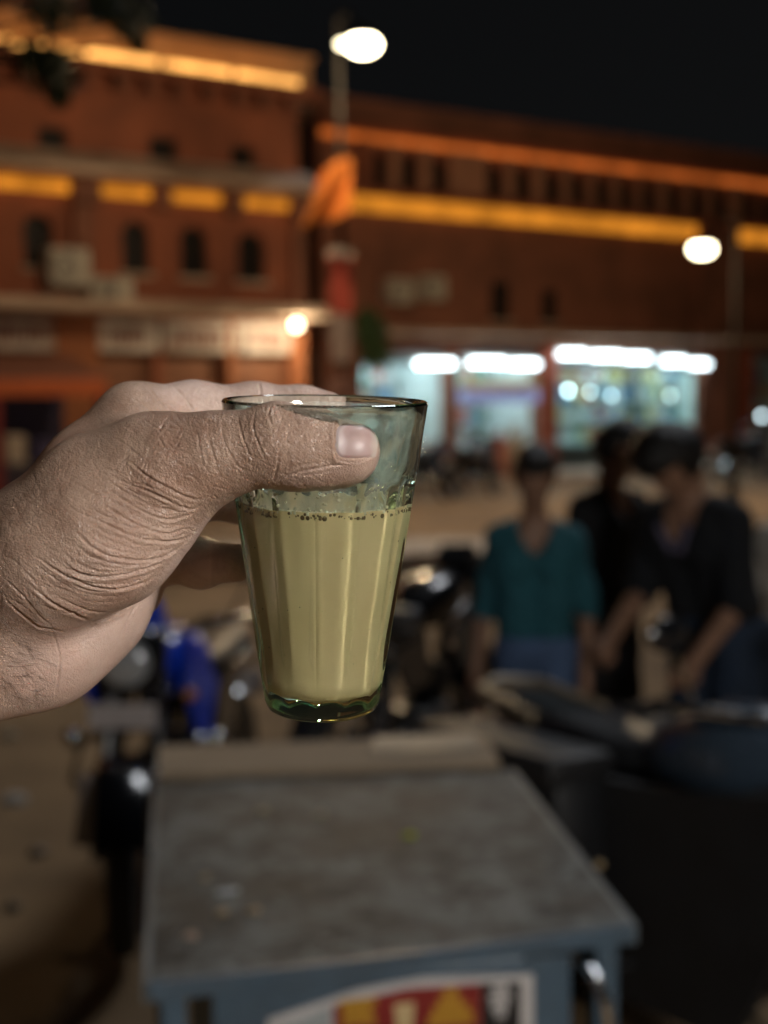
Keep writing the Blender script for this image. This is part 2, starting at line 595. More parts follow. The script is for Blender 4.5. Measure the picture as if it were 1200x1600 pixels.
# string course
zc0, zc1 = F(225, 282, 0.4)[1], F(225, 248, 0.4)[1]
sc_ = MB(); sc_.add([(UL0, -0.003, zc1 + 0.1), (0.2, -0.003, zc1 + 0.1), (0.2, -0.5, zc0 + 0.12), (UL0, -0.5, zc0 + 0.12), (UL0, -0.003, zc0), (0.2, -0.003, zc0), (0.2, -0.5, zc0 + 0.02), (UL0, -0.5, zc0 + 0.02)],
        [(0, 1, 2, 3), (4, 7, 6, 5), (3, 2, 6, 7), (0, 4, 5, 1), (0, 3, 7, 4), (1, 5, 6, 2)])
sc_.build('sloping_sunshade', pale, BL)
zs = F(225, 302, 0.1)[1]
for a, b_ in [(-90, 104), (157, 230), (268, 340), (381, 445)]:
    ua, ub = F(a, 300)[0], F(b_, 300)[0]
    MB().box(ua, ub, -0.12, -0.003, zs - 0.075, zs + 0.075).build('light_strip', led_o, BL)
for a, b_ in [(108, 152), (236, 262), (346, 374), (450, 476)]:
    ua, ub = F(a, 300)[0], F(b_, 300)[0]
    MB().box(ua, ub, -0.18, -0.003, zs - 0.22, zc0 - 0.003).build('bracket', terra_d, BL)
ua, ub = F(112, 380)[0], F(142, 380)[0]
MB().box(ua, ub, -0.14, -0.003, z_aw + 0.1, zs - 0.25).build('pilaster', terra_d, BL)
ua = F(455, 380)[0]
MB().box(ua, 0.05, -0.10, -0.003, z_aw + 0.1, zs - 0.25).build('pilaster', terra_d, BL)
# awning slab over the shops
MB().box(UL0, 0.3, -0.95, -0.003, z_aw - 0.16, z_aw).build('awning_slab', pale, BL)
# pilasters, sign boards and shutters of the shops
signm = [mat('faded_sign_paint', (0.58, 0.52, 0.48), 0.6, var=0.35, vscale=4, dirt=(0.3, 0.14, 0.08), dirt_amt=0.6), mat('pale_sign_paint', (0.66, 0.6, 0.56), 0.6, var=0.3, vscale=5, dirt=(0.25, 0.15, 0.1), dirt_amt=0.5)]
ink = mat('sign_lettering', (0.20, 0.06, 0.04), 0.6)
shutter = mat('brown_shutter', (0.26, 0.11, 0.06), 0.55, 0.2, var=0.2, vscale=3)
for i, (ua, ub) in enumerate(sh_open):
    so = MB().box(ua - 0.03, ub + 0.03, -0.12, -0.02, z_aw - 0.72, z_aw - 0.24).build('sign_board', signm[i % 2], BL)
    lt = MB()
    x = ua + 0.12
    while x < ub - 0.15:
        ww = random.uniform(0.05, 0.12)
        lt.box(x, x + ww, -0.128, -0.121, z_aw - 0.58, z_aw - 0.40); lt.box(x + ww * 0.2, x + ww * 0.45, -0.127, -0.121, z_aw - 0.64, z_aw - 0.585); x += ww + 0.04
    lt.build('lettering', ink, so)
    sh = MB()
    for k in range(int((z_aw - 0.75 - 0.2) / 0.11)):
        sh.box(ua, ub, 0.10 + 0.02 * (k % 2), 0.16, 0.18 + k * 0.11, 0.288 + k * 0.11)
    sh.build('roller_shutter', shutter, BL)
MB().box(F(82, 560)[0], F(150, 560)[0], -0.14, -0.003, 0.1, z_aw - 0.18).build('pilaster', mat('orange_plaster', (0.34, 0.12, 0.05), 0.85, var=0.2, vscale=3), BL)
MB().box(F(352, 560)[0], F(364, 560)[0], -0.10, -0.003, 0.1, z_aw - 0.18).build('pilaster', MATS['orange_plaster'], BL)
MB().box(F(450, 560)[0], -0.0, -0.14, -0.003, 0.1, z_aw - 0.18).build('pilaster', MATS['orange_plaster'], BL)
MB().box(UL0, 0.5, -1.6, -0.003, 0.004, 0.14).build('plinth', pale, BL)
# taller rear block on the left
ub = F(128, 20, -2)[0]
bb = MB(); bb.box(UL0, ub, 1.8, 6, zt - 0.02, zt + 2.6); bb.build('upper_block', terra, BL)
MB().box(F(52, 20, -1.8)[0], F(112, 20, -1.8)[0], 1.6, 1.795, zt - 0.02, zt + 2.6).build('pilaster', pale, BL)
ac_unit(OL, 105, 418, 0.62, 0.55, 'air conditioner fixed higher up beside the first arched window')
ac_unit(OL, 172, 456, 0.66, 0.42, 'air conditioner low on the corner building just above the pale awning')

# lean-to stall with a red-orange canopy edge at far left
zq = F(80, 603, 1.8)[1]
st = empty('canopy_stall', OL + UD * F(165, 603, 1.8)[0], YAW)
L_ = 5.0
MB().box(-L_, 0, -1.85, -1.80, zq - 0.14, zq + 0.10).build('canopy_edge', mat('red_orange_canopy', (0.62, 0.14, 0.04), 0.6, var=0.2), st)
cs = MB(); cs.add([(-L_, -1.8, zq + 0.1), (0, -1.8, zq + 0.1), (0, -0.2, zq + 0.5), (-L_, -0.2, zq + 0.5), (-L_, -1.8, zq + 0.07), (0, -1.8, zq + 0.07), (0, -0.2, zq + 0.47), (-L_, -0.2, zq + 0.47)], [(0, 1, 2, 3), (4, 7, 6, 5), (0, 4, 5, 1), (1, 5, 6, 2), (2, 6, 7, 3), (3, 7, 4, 0)])
cs.build('canopy', mat('canopy_cloth', (0.30, 0.12, 0.08), 0.9), st)
redp = mat('red_painted_post', (0.30, 0.04, 0.035), 0.5, var=0.2)
for k, x in enumerate((-0.05, -1.55, -3.2, -4.9)): MB().box(x - 0.06, x + 0.06, -1.79, -1.68, 0.005, zq - 0.02).build('post', redp, st)
MB().rbox(-L_ + 0.1, -0.2, -1.5, -0.9, 0.005, 0.95, 0.02).build('counter', mat('stall_counter', (0.05, 0.04, 0.07), 0.5, var=0.3), st)
MB().box(-L_, -0.1, -0.3, -0.25, 0.005, zq + 0.3).build('back_cloth', mat('indigo_cloth', (0.03, 0.025, 0.06), 0.9, var=0.4, vscale=2), st)
tag(st, 'dark lean-to stall with a red-orange canopy edge and red posts', 'stall')
gb_ = [(0.35, 0.13, 0.04), (0.06, 0.05, 0.14), (0.5, 0.42, 0.36), (0.28, 0.05, 0.05), (0.10, 0.12, 0.2), (0.32, 0.16, 0.05)]
names = ['brown carton', 'indigo carton', 'cream carton', 'red carton', 'slate carton', 'ochre carton']
for i in range(6):
    p = OL + UD * (F(165, 603, 1.8)[0] - 0.35 - i * 0.42) + ND * 1.2
    t = MB().rbox(-0.15, 0.15, -0.14, 0.14, 0, 0.24 + 0.08 * (i % 3), 0.01)
    t.box(-0.151, 0.151, -0.02, 0.02, 0.236 + 0.08 * (i % 3), 0.242 + 0.08 * (i % 3))
    o = t.build('carton', mat('carton_%d' % i, gb_[i], 0.7), None); o.location = (p.x, p.y, 0.952); o.rotation_euler = (0, 0, YAW + 0.1 * i)
    tag(o, names[i] + ' on the dark counter of the canopy stall', 'carton', 'cartons on the stall counter')

# ---- right building
BR = empty('bazaar_building', OR, YAW)
tag(BR, 'long terracotta bazaar block with amber light bands above lit shops', 'building')
G_ = lambda px, py, out=0.0: fac(OR, px, py, out)
UR0, UR1 = fac(OR, 503, 400)[0], 22.0
z_top = G_(700, 172)[1]
z_s1 = G_(700, 231)[1]; z_b = G_(700, 330)[1]; z_l = G_(700, 548)[1]
holes = []; rw = []
for px in (590, 637, 684, 771, 815, 861, 902, 940, 978, 1013, 1054, 1089, 1124, 1170, 1198):
    yc = 268 + (px - 590) * 0.098
    (ua, za), (ub, zb) = G_(px - 13, yc + 28), G_(px + 13, yc - 28)
    holes.append((ua, ub, z_b + 0.32, z_s1 - 0.22)); rw.append((ua, ub))
low = []
for px, py, w_, h_ in [(783, 470, 30, 60), (860, 478, 26, 50), (1112, 470, 30, 70)]:
    (ua, za), (ub, zb) = G_(px - w_ / 2, py + h_ / 2), G_(px + w_ / 2, py - h_ / 2)
    holes.append((ua, ub, za, zb)); low.append(((ua + ub) / 2, (za + zb) / 2, ub - ua, zb - za))
shops = []
for a, b_ in [(566, 700), (716, 842), (868, 1144), (1172, 1290)]:
    ua, ub = G_(a, 600)[0], G_(b_, 600)[0]
    shops.append((ua, ub)); holes.append((ua, ub, 0.16, z_l))
w = MB(); wall_holes(w, UR0, UR1, 0, z_top, 0, 0.3, holes); w.box(UR0, UR1, 6.0, 6.3, 0, z_top)
w.build('wall', terra_d, BR)
MB().box(UR0, UR1, 0.3, 6.0, z_top - 0.25, z_top - 0.05).build('roof', pale, BR)
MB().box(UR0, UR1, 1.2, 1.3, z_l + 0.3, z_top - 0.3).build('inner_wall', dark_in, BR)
for ua, ub in rw: win(BR, (ua + ub) / 2, (z_b + z_s1) / 2 + 0.05, ub - ua, z_s1 - z_b - 0.54, True)
rwc = sorted(rw)
colm = mat('pale_terracotta_column', (0.42, 0.20, 0.125), 0.85, var=0.2, vscale=3)
for (a0, b0), (a1, b1) in zip(rwc, rwc[1:]):
    MB().box(b0 + 0.03, a1 - 0.03, -0.10, -0.004, z_b + 0.28, z_s1 - 0.07).build('column', colm, BR)
for u, z, ww, hh in low: win(BR, u, z, ww, hh, False)
MB().box(UR0, UR1, -0.30, -0.003, z_s1 + 0.10, z_s1 + 0.24).build('cornice', terra, BR)
MB().box(UR0, UR1, -0.10, -0.003, z_s1 - 0.06, z_s1 + 0.06).build('light_strip', led_r, BR)
MB().box(UR0, UR1, -0.5, -0.003, z_b + 0.16, z_b + 0.27).build('balcony_ledge', terra, BR)
e1 = G_(1082, 380)[0]; e2 = G_(1148, 385)[0]
MB().box(UR0, e1, -0.14, -0.003, z_b - 0.15, z_b + 0.15).build('light_strip', led_o, BR)
MB().box(e2, UR1, -0.14, -0.003, z_b - 0.15, z_b + 0.15).build('light_strip', led_o, BR)
for px in (566,):
    u = G_(px, 300)[0]; MB().box(u - 0.16, u + 0.16, -0.16, -0.004, z_b + 0.28, z_s1 - 0.07).build('pilaster', terra, BR)
u = G_(1114, 420)[0]; MB().box(e1 + 0.05, e2 - 0.05, -0.2, -0.004, 0.2, z_b + 0.15).build('pilaster', terra_d, BR)
MB().box(UR0, UR1, -0.8, -0.003, z_l + 0.28, z_l + 0.4).build('awning_slab', pale, BR)
MB().box(UR0, UR1, -2.2, -0.003, 0.004, 0.15).build('plinth', pale, BR)
for px, py, sz in [(622, 455, 'air conditioner left of the pair on the bazaar wall'), (674, 450, 'air conditioner right of the pair on the bazaar wall')]:
    ac_unit(OR, px, py, 0.6, 0.5, sz)
# shop interiors
inn = mat('shop_interior_paint', (0.62, 0.72, 0.72), 0.6, var=0.15)
flo = mat('shop_floor_tile', (0.45, 0.45, 0.43), 0.3)
frm = mat('shopfront_aluminium', (0.10, 0.13, 0.14), 0.4, 0.6)
for i, (ua, ub) in enumerate(shops):
    s = MB(); s.box(ua, ub, 2.0, 2.05, 0.16, z_l); s.box(ua - 0.05, ua - 0.003, 0.31, 2.05, 0.16, z_l); s.box(ub + 0.003, ub + 0.05, 0.31, 2.05, 0.16, z_l); s.box(ua, ub, 0.31, 2.0, z_l + 0.01, z_l + 0.06)
    so = s.build('shop_interior', inn, BR)
    MB().box(ua, ub, 0.0, 2.0, 0.155, 0.165).build('shop_floor', flo, so)
    nl = max(1, int((ub - ua) / 1.5)) if i < 3 else 0
    if i < 2: MB().box(ua, ub, 0.04, 0.12, z_l - 0.29, z_l - 0.003).build('fascia', mat('grey_fascia', (0.16, 0.20, 0.22), 0.5), BR)
    for k in range(nl):
        xc = ua + (k + 0.5) * (ub - ua) / nl
        MB().box(xc - 0.5, xc + 0.5, 0.9, 1.15, z_l - 0.06, z_l - 0.003).build('ceiling_light', glow('shop_ceiling_light', (0.78, 0.96, 1.0), 30.0), so)
    for k in range(4): MB().box(ua + 0.1, ub - 0.1, 1.7, 1.98, 0.7 + k * 0.5, 0.73 + k * 0.5).build('shelf', inn, so)
    gm = [mat('goods_%d' % q, c, 0.6) for q, c in enumerate([(0.6, 0.62, 0.62), (0.15, 0.3, 0.5), (0.55, 0.2, 0.15), (0.6, 0.5, 0.2), (0.2, 0.4, 0.35)])]
    for k in range(4):
        x = ua + 0.15
        while x < ub - 0.3:
            ww = random.uniform(0.1, 0.26); hh = random.uniform(0.15, 0.4)
            MB().box(x, x + ww, 1.72, 1.93, 0.731 + k * 0.5, 0.731 + k * 0.5 + hh).build('goods', random.choice(gm), so); x += ww + random.uniform(0.02, 0.15)
# glazed front of the widest shop
gl = bpy.data.materials.new('shop_glass'); gl.use_nodes = True
t_ = gl.node_tree; t_.nodes.clear()
o_ = t_.nodes.new('ShaderNodeOutputMaterial'); mx_ = t_.nodes.new('ShaderNodeMixShader'); tr_ = t_.nodes.new('ShaderNodeBsdfTransparent'); gs_ = t_.nodes.new('ShaderNodeBsdfGlossy')
tr_.inputs[0].default_value = (0.9, 0.97, 0.96, 1); gs_.inputs['Roughness'].default_value = 0.03
mx_.inputs[0].default_value = 0.07; t_.links.new(tr_.outputs[0], mx_.inputs[1]); t_.links.new(gs_.outputs[0], mx_.inputs[2]); t_.links.new(mx_.outputs[0], o_.inputs[0])
ua, ub = shops[2]
um = G_(994, 640)[0]
for a, b_ in ((ua, um), (um, ub)):
    f = MB(); f.box(a, a + 0.10, 0.06, 0.14, 0.17, z_l - 0.3); f.box(b_ - 0.10, b_, 0.06, 0.14, 0.17, z_l - 0.3); f.box(a + 0.1, b_ - 0.1, 0.06, 0.14, z_l - 0.42, z_l - 0.3); f.box(a + 0.1, b_ - 0.1, 0.06, 0.14, 0.17, 0.7)
    fo = f.build('shop_window', frm, BR); MB().box(a + 0.1, b_ - 0.1, 0.095, 0.105, 0.7, z_l - 0.42).build('pane', gl, fo)
MB().box(ua, ub, 0.04, 0.12, z_l - 0.298, z_l - 0.003).build('fascia', mat('grey_fascia', (0.16, 0.20, 0.22), 0.5), BR)
# sign band of the second shop, and goods hung at the first
ua, ub = shops[1]
zs_ = G_(778, 618)[1]
sb = MB().box(ua + 0.05, ub - 0.05, -0.06, 0.0, zs_ - 0.16, zs_ + 0.14).build('sign_board', glow('lavender_lightbox', (0.42, 0.45, 0.78), 0.7), BR)
MB().box(ua + 0.05, ub - 0.05, -0.065, 0.0, zs_ + 0.142, zs_ + 0.34).build('sign_band', mat('yellow_sign', (0.5, 0.38, 0.14), 0.6), sb)
lt = MB(); x = ua + 0.2
while x < ub - 0.25:
    ww = random.uniform(0.06, 0.12); lt.box(x, x + ww, -0.07, -0.061, zs_ - 0.08, zs_ + 0.06); x += ww + 0.05
lt.build('lettering', mat('blue_lettering', (0.08, 0.08, 0.35), 0.6), sb)
redm = mat('red_pillar_paint', (0.36, 0.09, 0.05), 0.7, var=0.2)
for a, b_ in ((845, 866), (1146, 1170)):
    MB().box(G_(a, 650)[0], G_(b_, 650)[0], -0.12, -0.004, 0.16, z_l + 0.2).build('pillar', redm, BR)

# fluorescent tubes along the shop heads
tube_g = glow('white_tube', (0.80, 0.95, 1.0), 11.0)
tube_lab = ['leftmost white tube light, over the first lit shop', 'white tube light second from left over the shop with the lavender sign', 'white tube light over the right half of the lavender sign',
            'white tube light at the left end of the glazed shop front', 'second white tube light above the glazed shop front', 'third white tube light above the glazed shop front', 'fourth white tube light above the glazed shop front', 'white tube light at the right end of the glazed shop front']
for i, (a, b_, yy) in enumerate([(650, 708, 568), (733, 788, 566), (797, 840, 569), (873, 914, 553), (923, 970, 556), (974, 1014, 559), (1034, 1069, 564), (1077, 1106, 569)]):
    (u1, zz), (u2, _) = G_(a, yy, 0.35), G_(b_, yy, 0.35)
    p = OR + UD * ((u1 + u2) / 2) + ND * 0.35
    t = empty('tube_light', (p.x, p.y, zz), YAW); hl = (u2 - u1) / 2
    MB().cyl((-hl, 0, 0), (hl, 0, 0), 0.048, n=12).build('tube', tube_g, t, True)
    MB().box(-hl - 0.03, hl + 0.03, 0.02, 0.10, 0.052, 0.10).build('batten', acm, t)
    MB().box(-hl - 0.03, -hl - 0.002, -0.03, 0.05, -0.03, 0.038).build('end_cap', acm, t); MB().box(hl + 0.002, hl + 0.03, -0.03, 0.05, -0.03, 0.038).build('end_cap', acm, t)
    MB().tube([(0, 0.06, 0.09), (0, 0.06, z_l + 0.28 - zz)], 0.006, 6).build('hanger', acg, t)
    tag(t, tube_lab[i], 'tube light', 'white tubes over the shops')
# bulbs inside the glazed shop
lab = ['bright bulb inside the glazed shop, left pane', 'bulb inside the glazed shop right of the bright one', 'bulb in the middle of the glazed shop', 'bulb behind the right pane of the glazed shop', 'bulb in the shop at the right edge']
for i, (px, py, s) in enumerate([(888, 610, 14), (922, 612, 7), (955, 618, 6), (1047, 618, 5), (1190, 650, 7)]):
    u, z = G_(px, py, -0.7); p = OR + UD * u - ND * 0.7
    t = empty('hanging_bulb', (p.x, p.y, z), YAW)
    MB().lathe([(0, -0.06), (0.035, -0.05), (0.05, -0.015), (0.045, 0.015), (0.02, 0.045), (0.016, 0.06)], 14).build('bulb', glow('cool_bulb_%d' % s, (0.75, 0.93, 1.0), s * 1.6), t, True)
    MB().cyl((0, 0, 0.06), (0, 0, 0.11), 0.02).build('holder', acg, t, True)
    MB().tube([(0, 0, 0.11), (0, 0, max(0.15, z_l - z))], 0.005, 6).build('cord', acg, t)
    tag(t, lab[i], 'bulb', 'bulbs inside the shops')
# wares and shopkeepers' clutter in front of the first two shops, on the plinth
for i, (px, c, nm, sx, sz) in enumerate([(640, (0.30, 0.42, 0.5), 'pale blue sack', 0.5, 0.75), (672, (0.45, 0.30, 0.35), 'dusty pink sack', 0.45, 0.8), (700, (0.10, 0.2, 0.42), 'dark blue sack', 0.4, 0.55), (722, (0.28, 0.19, 0.09), 'brown jute sack', 0.45, 0.6), (745, (0.05, 0.05, 0.07), 'black sack', 0.5, 0.9), (780, (0.55, 0.18, 0.13), 'red sack', 0.4, 0.95), (805, (0.5, 0.45, 0.38), 'cream sack', 0.45, 1.1)]):
    u, _ = G_(px, 740, 1.0); p = OR + UD * u + ND * 1.0
    m = MB(); m.lathe([(0, 0), (sx * .42, 0.0), (sx * .5, sz * .15), (sx * .48, sz * .55), (sx * .36, sz * .82), (sx * .12, sz * .92), (sx * .2, sz), (0, sz * .97)], 16)
    o = m.build('sack', mat('sack_%d' % i, c, 0.9, var=0.3, vscale=8, bump=0.4), None, True); o.location = (p.x, p.y, 0.152)
    tag(o, nm + ' standing on the step before the lit shops', 'sack', 'sacks before the shops')
# bench of planks in front of the shops
p = OR + UD * G_(690, 765, 1.9)[0] + ND * 1.7
t = empty('shop_bench', (p.x, p.y, 0.15), YAW)
for k in range(3): MB().box(-1.6, 1.6, -0.22 + k * 0.15, -0.08 + k * 0.15, 0.40, 0.44).build('plank', pale, t)
for x in (-1.4, 1.4):
    for y in (-0.17, 0.17): MB().box(x - 0.03, x + 0.03, y - 0.03, y + 0.03, 0, 0.398).build('leg', wood, t)
tag(t, 'pale plank bench on the step in front of the shops', 'bench')
# ------------------------------------------------------------------ street lamps, banners, tree, plant
steel_g = mat('galvanised_pole', (0.013, 0.012, 0.011), 0.9, 0.0, var=0.2, spec=0.0)


def street_lamp(px_pole, Y, heads, label, top_py, w_light):
    b = at_y(px_pole, 700, Y)
    ztop = at_y(px_pole, top_py, Y).z
    t = empty('street_lamp', (b.x, b.y, 0))
    MB().tube([(0, 0, 0), (0, 0, 0.3), (0, 0, ztop)], [0.08, 0.055, 0.032], 12).build('pole', steel_g, t, True)
    MB().lathe([(0.16, 0), (0.16, 0.03), (0.1, 0.06), (0.095, 0.25), (0.0, 0.26)], 16).build('base', steel_g, t, True)
    for px, py, r, s in heads:
        h = at_y(px, py, Y - 0.7)
        l = h - Vector((b.x, b.y, 0))
        MB().tube([(0, 0, ztop - 0.02), (l.x * 0.4, l.y * 0.4, max(ztop, l.z + 0.2)), (l.x, l.y, l.z + r * 0.9)], 0.025, 8).build('arm', steel_g, t, True)
        hd = MB().lathe([(0, l.z + r * 1.5), (r * 0.5, l.z + r * 1.3), (r * 1.05, l.z + r * 0.55), (r * 1.08, l.z + r * 0.4), (r * 0.95, l.z + r * 0.45), (0, l.z + r * 0.6)], 18, Matrix.Translation((l.x, l.y, 0))).build('lamp_head', steel_g, t, True)
        MB().ball((l.x, l.y, l.z), (r * 1.25, r, r * 0.75), 16).build('lamp_glass', glow('lamp_glow_%d' % int(s), (1.0, 0.86, 0.55), s), hd, True)
    if w_light:
        L = bpy.data.lights.new('street_light', 'POINT'); L.energy = w_light; L.color = (1.0, 0.72, 0.42); L.shadow_soft_size = 0.15
        h = at_y(heads[0][0], heads[0][1], Y - 0.7)
        o = bpy.data.objects.new('lamp_light', L); COL.objects.link(o); o.parent = t; o.location = (h.x - b.x, h.y - b.y, h.z - heads[0][2] - 0.2)
    tag(t, label, 'street lamp', 'street lamps')
    return t


street_lamp(538, 16.0, [(567, 70, 0.15, 26.0), (537, 69, 0.06, 10.0)], 'tall street lamp with two glowing heads on the pole carrying the orange flag', 30, 360.0)
street_lamp(1146, 22.0, [(1097, 389, 0.155, 16.0)], 'single-headed street lamp glowing before the amber light band', 340, 270.0)

# globe wall lamp at the corner
u, z = fac(OL, 463, 508, 0.7)
p = OL + UD * u + ND * 0.7
t = empty('wall_lamp', (p.x, p.y, z), YAW)
MB().ball((0, 0, 0), 0.075, 16).build('globe', glow('wall_globe', (1.0, 0.88, 0.55), 12.0), t, True)
MB().tube([(0, 0, 0.12), (0, 0, 0.2), (0, 0.65, 0.26)], 0.018, 8).build('bracket', steel_g, t, True)
MB().lathe([(0.0, 0.19), (0.07, 0.18), (0.075, 0.12), (0.06, 0.115), (0, 0.12)], 14).build('cap', steel_g, t, True)
L = bpy.data.lights.new('wall_lamp_light', 'POINT'); L.energy = 75; L.color = (1, 0.8, 0.5); L.shadow_soft_size = 0.13
o = bpy.data.objects.new('lamp_light', L); COL.objects.link(o); o.parent = t; o.location = (0, -0.2, -0.05)
tag(t, 'round warm wall lamp at the corner under the pale awning', 'wall lamp')

# saffron flag and banners on the lamp pole
def cloth_sheet(name, cornersP, thick, m, nx=14, nz=14, wave=0.05, parent=None):
    a, b, c, d = cornersP       # top-left, top-right, bottom-right, bottom-left
    vs = []
    for s in (0, 1):
        for j in range(nz + 1):
            for i in range(nx + 1):
                u = i / nx; v = j / nz
                p = a.lerp(b, u).lerp(d.lerp(c, u), v)
                p = p + Vector((0, wave * math.sin(u * 7 + v * 4) + s * thick, wave * 0.3 * math.sin(u * 5)))
                vs.append(p)
    n = (nx + 1) * (nz + 1); fs = []
    for j in range(nz):
        for i in range(nx):
            q = j * (nx + 1) + i
            fs.append((q, q + 1, q + nx + 2, q + nx + 1)); fs.append((n + q, n + q + nx + 1, n + q + nx + 2, n + q + 1))
    rim = [i for i in range(nx + 1)] + [j * (nx + 1) + nx for j in range(1, nz + 1)] + [nz * (nx + 1) + i for i in range(nx - 1, -1, -1)] + [j * (nx + 1) for j in range(nz - 1, 0, -1)]
    for p_, q_ in zip(rim, rim[1:] + rim[:1]): fs.append((p_, p_ + n, q_ + n, q_))
    mb = MB().add(vs, fs)
    return mb.build(name, m, parent, True)


Yp = 15.8
saff = mat('saffron_cloth', (0.45, 0.125, 0.01), 0.85, var=0.15, vscale=4)
saff.node_tree.nodes['Principled BSDF'].inputs['Subsurface Weight'].default_value = 0.0
f = cloth_sheet('flag', [at_y(500, 272, Yp), at_y(549, 238, Yp), at_y(548, 330, Yp), at_y(468, 362, Yp)], 0.006, saff, wave=0.10)
tag(f, 'saffron flag hanging from the lamp pole', 'flag')
b1 = cloth_sheet('banner', [at_y(513, 392, Yp), at_y(551, 392, Yp), at_y(550, 490, Yp), at_y(514, 490, Yp)], 0.02, mat('red_banner', (0.60, 0.10, 0.07), 0.7, var=0.2, vscale=3), wave=0.02)
cloth_sheet('header_strip', [at_y(512, 388, Yp - 0.05), at_y(552, 388, Yp - 0.05), at_y(552, 402, Yp - 0.05), at_y(512, 402, Yp - 0.05)], 0.02, mat('grey_banner', (0.36, 0.30, 0.27), 0.7), wave=0.01, parent=b1)
tag(b1, 'red banner on the lamp pole with a grey header', 'banner')
b2 = cloth_sheet('banner', [at_y(515, 493, Yp), at_y(549, 493, Yp), at_y(546, 566, Yp), at_y(518, 566, Yp)], 0.02, mat('pale_banner', (0.62, 0.48, 0.44), 0.7, var=0.2, vscale=3), wave=0.02)
tag(b2, 'pale banner on the lamp pole below the red one', 'banner')
b3 = cloth_sheet('banner', [at_y(510, 588, Yp), at_y(558, 586, Yp), at_y(556, 640, Yp), at_y(514, 640, Yp)], 0.02, mat('pink_banner', (0.46, 0.24, 0.20), 0.7, var=0.2, vscale=3), wave=0.02)
tag(b3, 'dusky pink board low on the lamp pole just above the glass rim', 'banner')


# foliage
def leaf_mat(name, c):
    return mat(name, c, 0.55, var=0.45, vscale=3)


def crown_mesh(name, blobs, n, size, m, parent):
    vs = []; fs = []
    for i in range(n):
        c, r = random.choice(blobs)
        d = Vector((random.gauss(0, 1), random.gauss(0, 1), random.gauss(0, 1))).normalized() * (random.random() ** 0.45)
        p = Vector(c) + Vector((d.x * r[0], d.y * r[1], d.z * r[2]))
        q = Euler((random.uniform(0, 6.3), random.uniform(0, 6.3), random.uniform(0, 6.3))).to_matrix()
        s = size * random.uniform(0.6, 1.3)
        b = len(vs)
        for x, y, z in ((-1, 0, 0), (-0.2, -0.42, 0.08), (0.95, 0, -0.1), (-0.2, 0.42, 0.08)): vs.append(p + q @ Vector((x * s, y * s, z * s)))
        fs += [(b, b + 1, b + 2), (b, b + 2, b + 3)]
    me = bpy.data.meshes.new(name); me.from_pydata([tuple(v) for v in vs], [], fs)
    return link_mesh(name, me, m, parent)


Yt = 12.0
tb = at_y(-190, 700, Yt)
tree = empty('street_tree', (tb.x, tb.y, 0))
rel = lambda px, py, dy=0: at_y(px, py, Yt + dy) - Vector((tb.x, tb.y, 0))
bark = mat('bark', (0.07, 0.05, 0.035), 0.9, bump=0.6, bscale=30)
tr = MB(); h0 = rel(-190, 120).z
tr.tube([(0, 0, 0), (0.05, 0.02, 1.5), (-0.04, 0.1, 3.0), (0.05, 0.0, h0)], [0.22, 0.17, 0.15, 0.10], 12)
tr.build('trunk', bark, tree, True)
lb = MB()
ends = [rel(70, 95), rel(170, 40, 0.4), rel(60, 30, -0.2), rel(215, 70), rel(-60, -60, 0.5), rel(90, 135, -0.3)]
for e_ in ends: lb.tube([(0.03, 0.0, h0 - 0.4), Vector((0.03, 0, h0 - 0.4)).lerp(e_, 0.5) + Vector((0, 0, 0.25)), e_], [0.06, 0.035, 0.008], 7)
lb.build('limb', bark, tree, True)
blobs = [(rel(78, 118), (0.26, 0.4, 0.20)), (rel(70, 92), (0.22, 0.4, 0.12)), (rel(205, 32, 0.3), (0.24, 0.4, 0.17)), (rel(165, 12, 0.3), (0.3, 0.4, 0.15)), (rel(75, 20), (0.25, 0.4, 0.2)), (rel(90, 145, -0.2), (0.10, 0.2, 0.14)), (rel(215, 68), (0.07, 0.1, 0.07)), (rel(-80, -20), (0.8, 0.8, 0.6)), (rel(-200, -60), (1.0, 1.0, 0.8))]
crown_mesh('crown', blobs, 2600, 0.055, leaf_mat('tree_leaf', (0.045, 0.065, 0.025)), tree)
tag(tree, 'leafy street tree whose branch overhangs the corner building at upper left', 'tree')

Ys = 25.0
sb_ = at_y(580, 700, Ys)
shrub = empty('potted_plant', (sb_.x, sb_.y, 0.0))
rz = lambda px, py: at_y(px, py, Ys) - Vector((sb_.x, sb_.y, 0))
MB().tube([(0, 0, 0.4), (0.03, 0, 1.6), (-0.04, 0, 2.7)], [0.05, 0.04, 0.02], 8).build('stem', bark, shrub, True)
MB().lathe([(0, 0), (0.26, 0), (0.36, 0.5), (0.38, 0.55), (0.33, 0.55), (0.3, 0.48), (0, 0.46)], 20).build('pot', terra, shrub, True)
crown_mesh('foliage', [(rz(580, 520), (0.35, 0.4, 0.42)), (rz(588, 555), (0.3, 0.4, 0.4)), (rz(572, 500), (0.2, 0.3, 0.2))], 900, 0.09, leaf_mat('plant_leaf', (0.05, 0.10, 0.03)), shrub)
tag(shrub, 'tall green potted plant beside the lamp pole at the shops', 'plant')
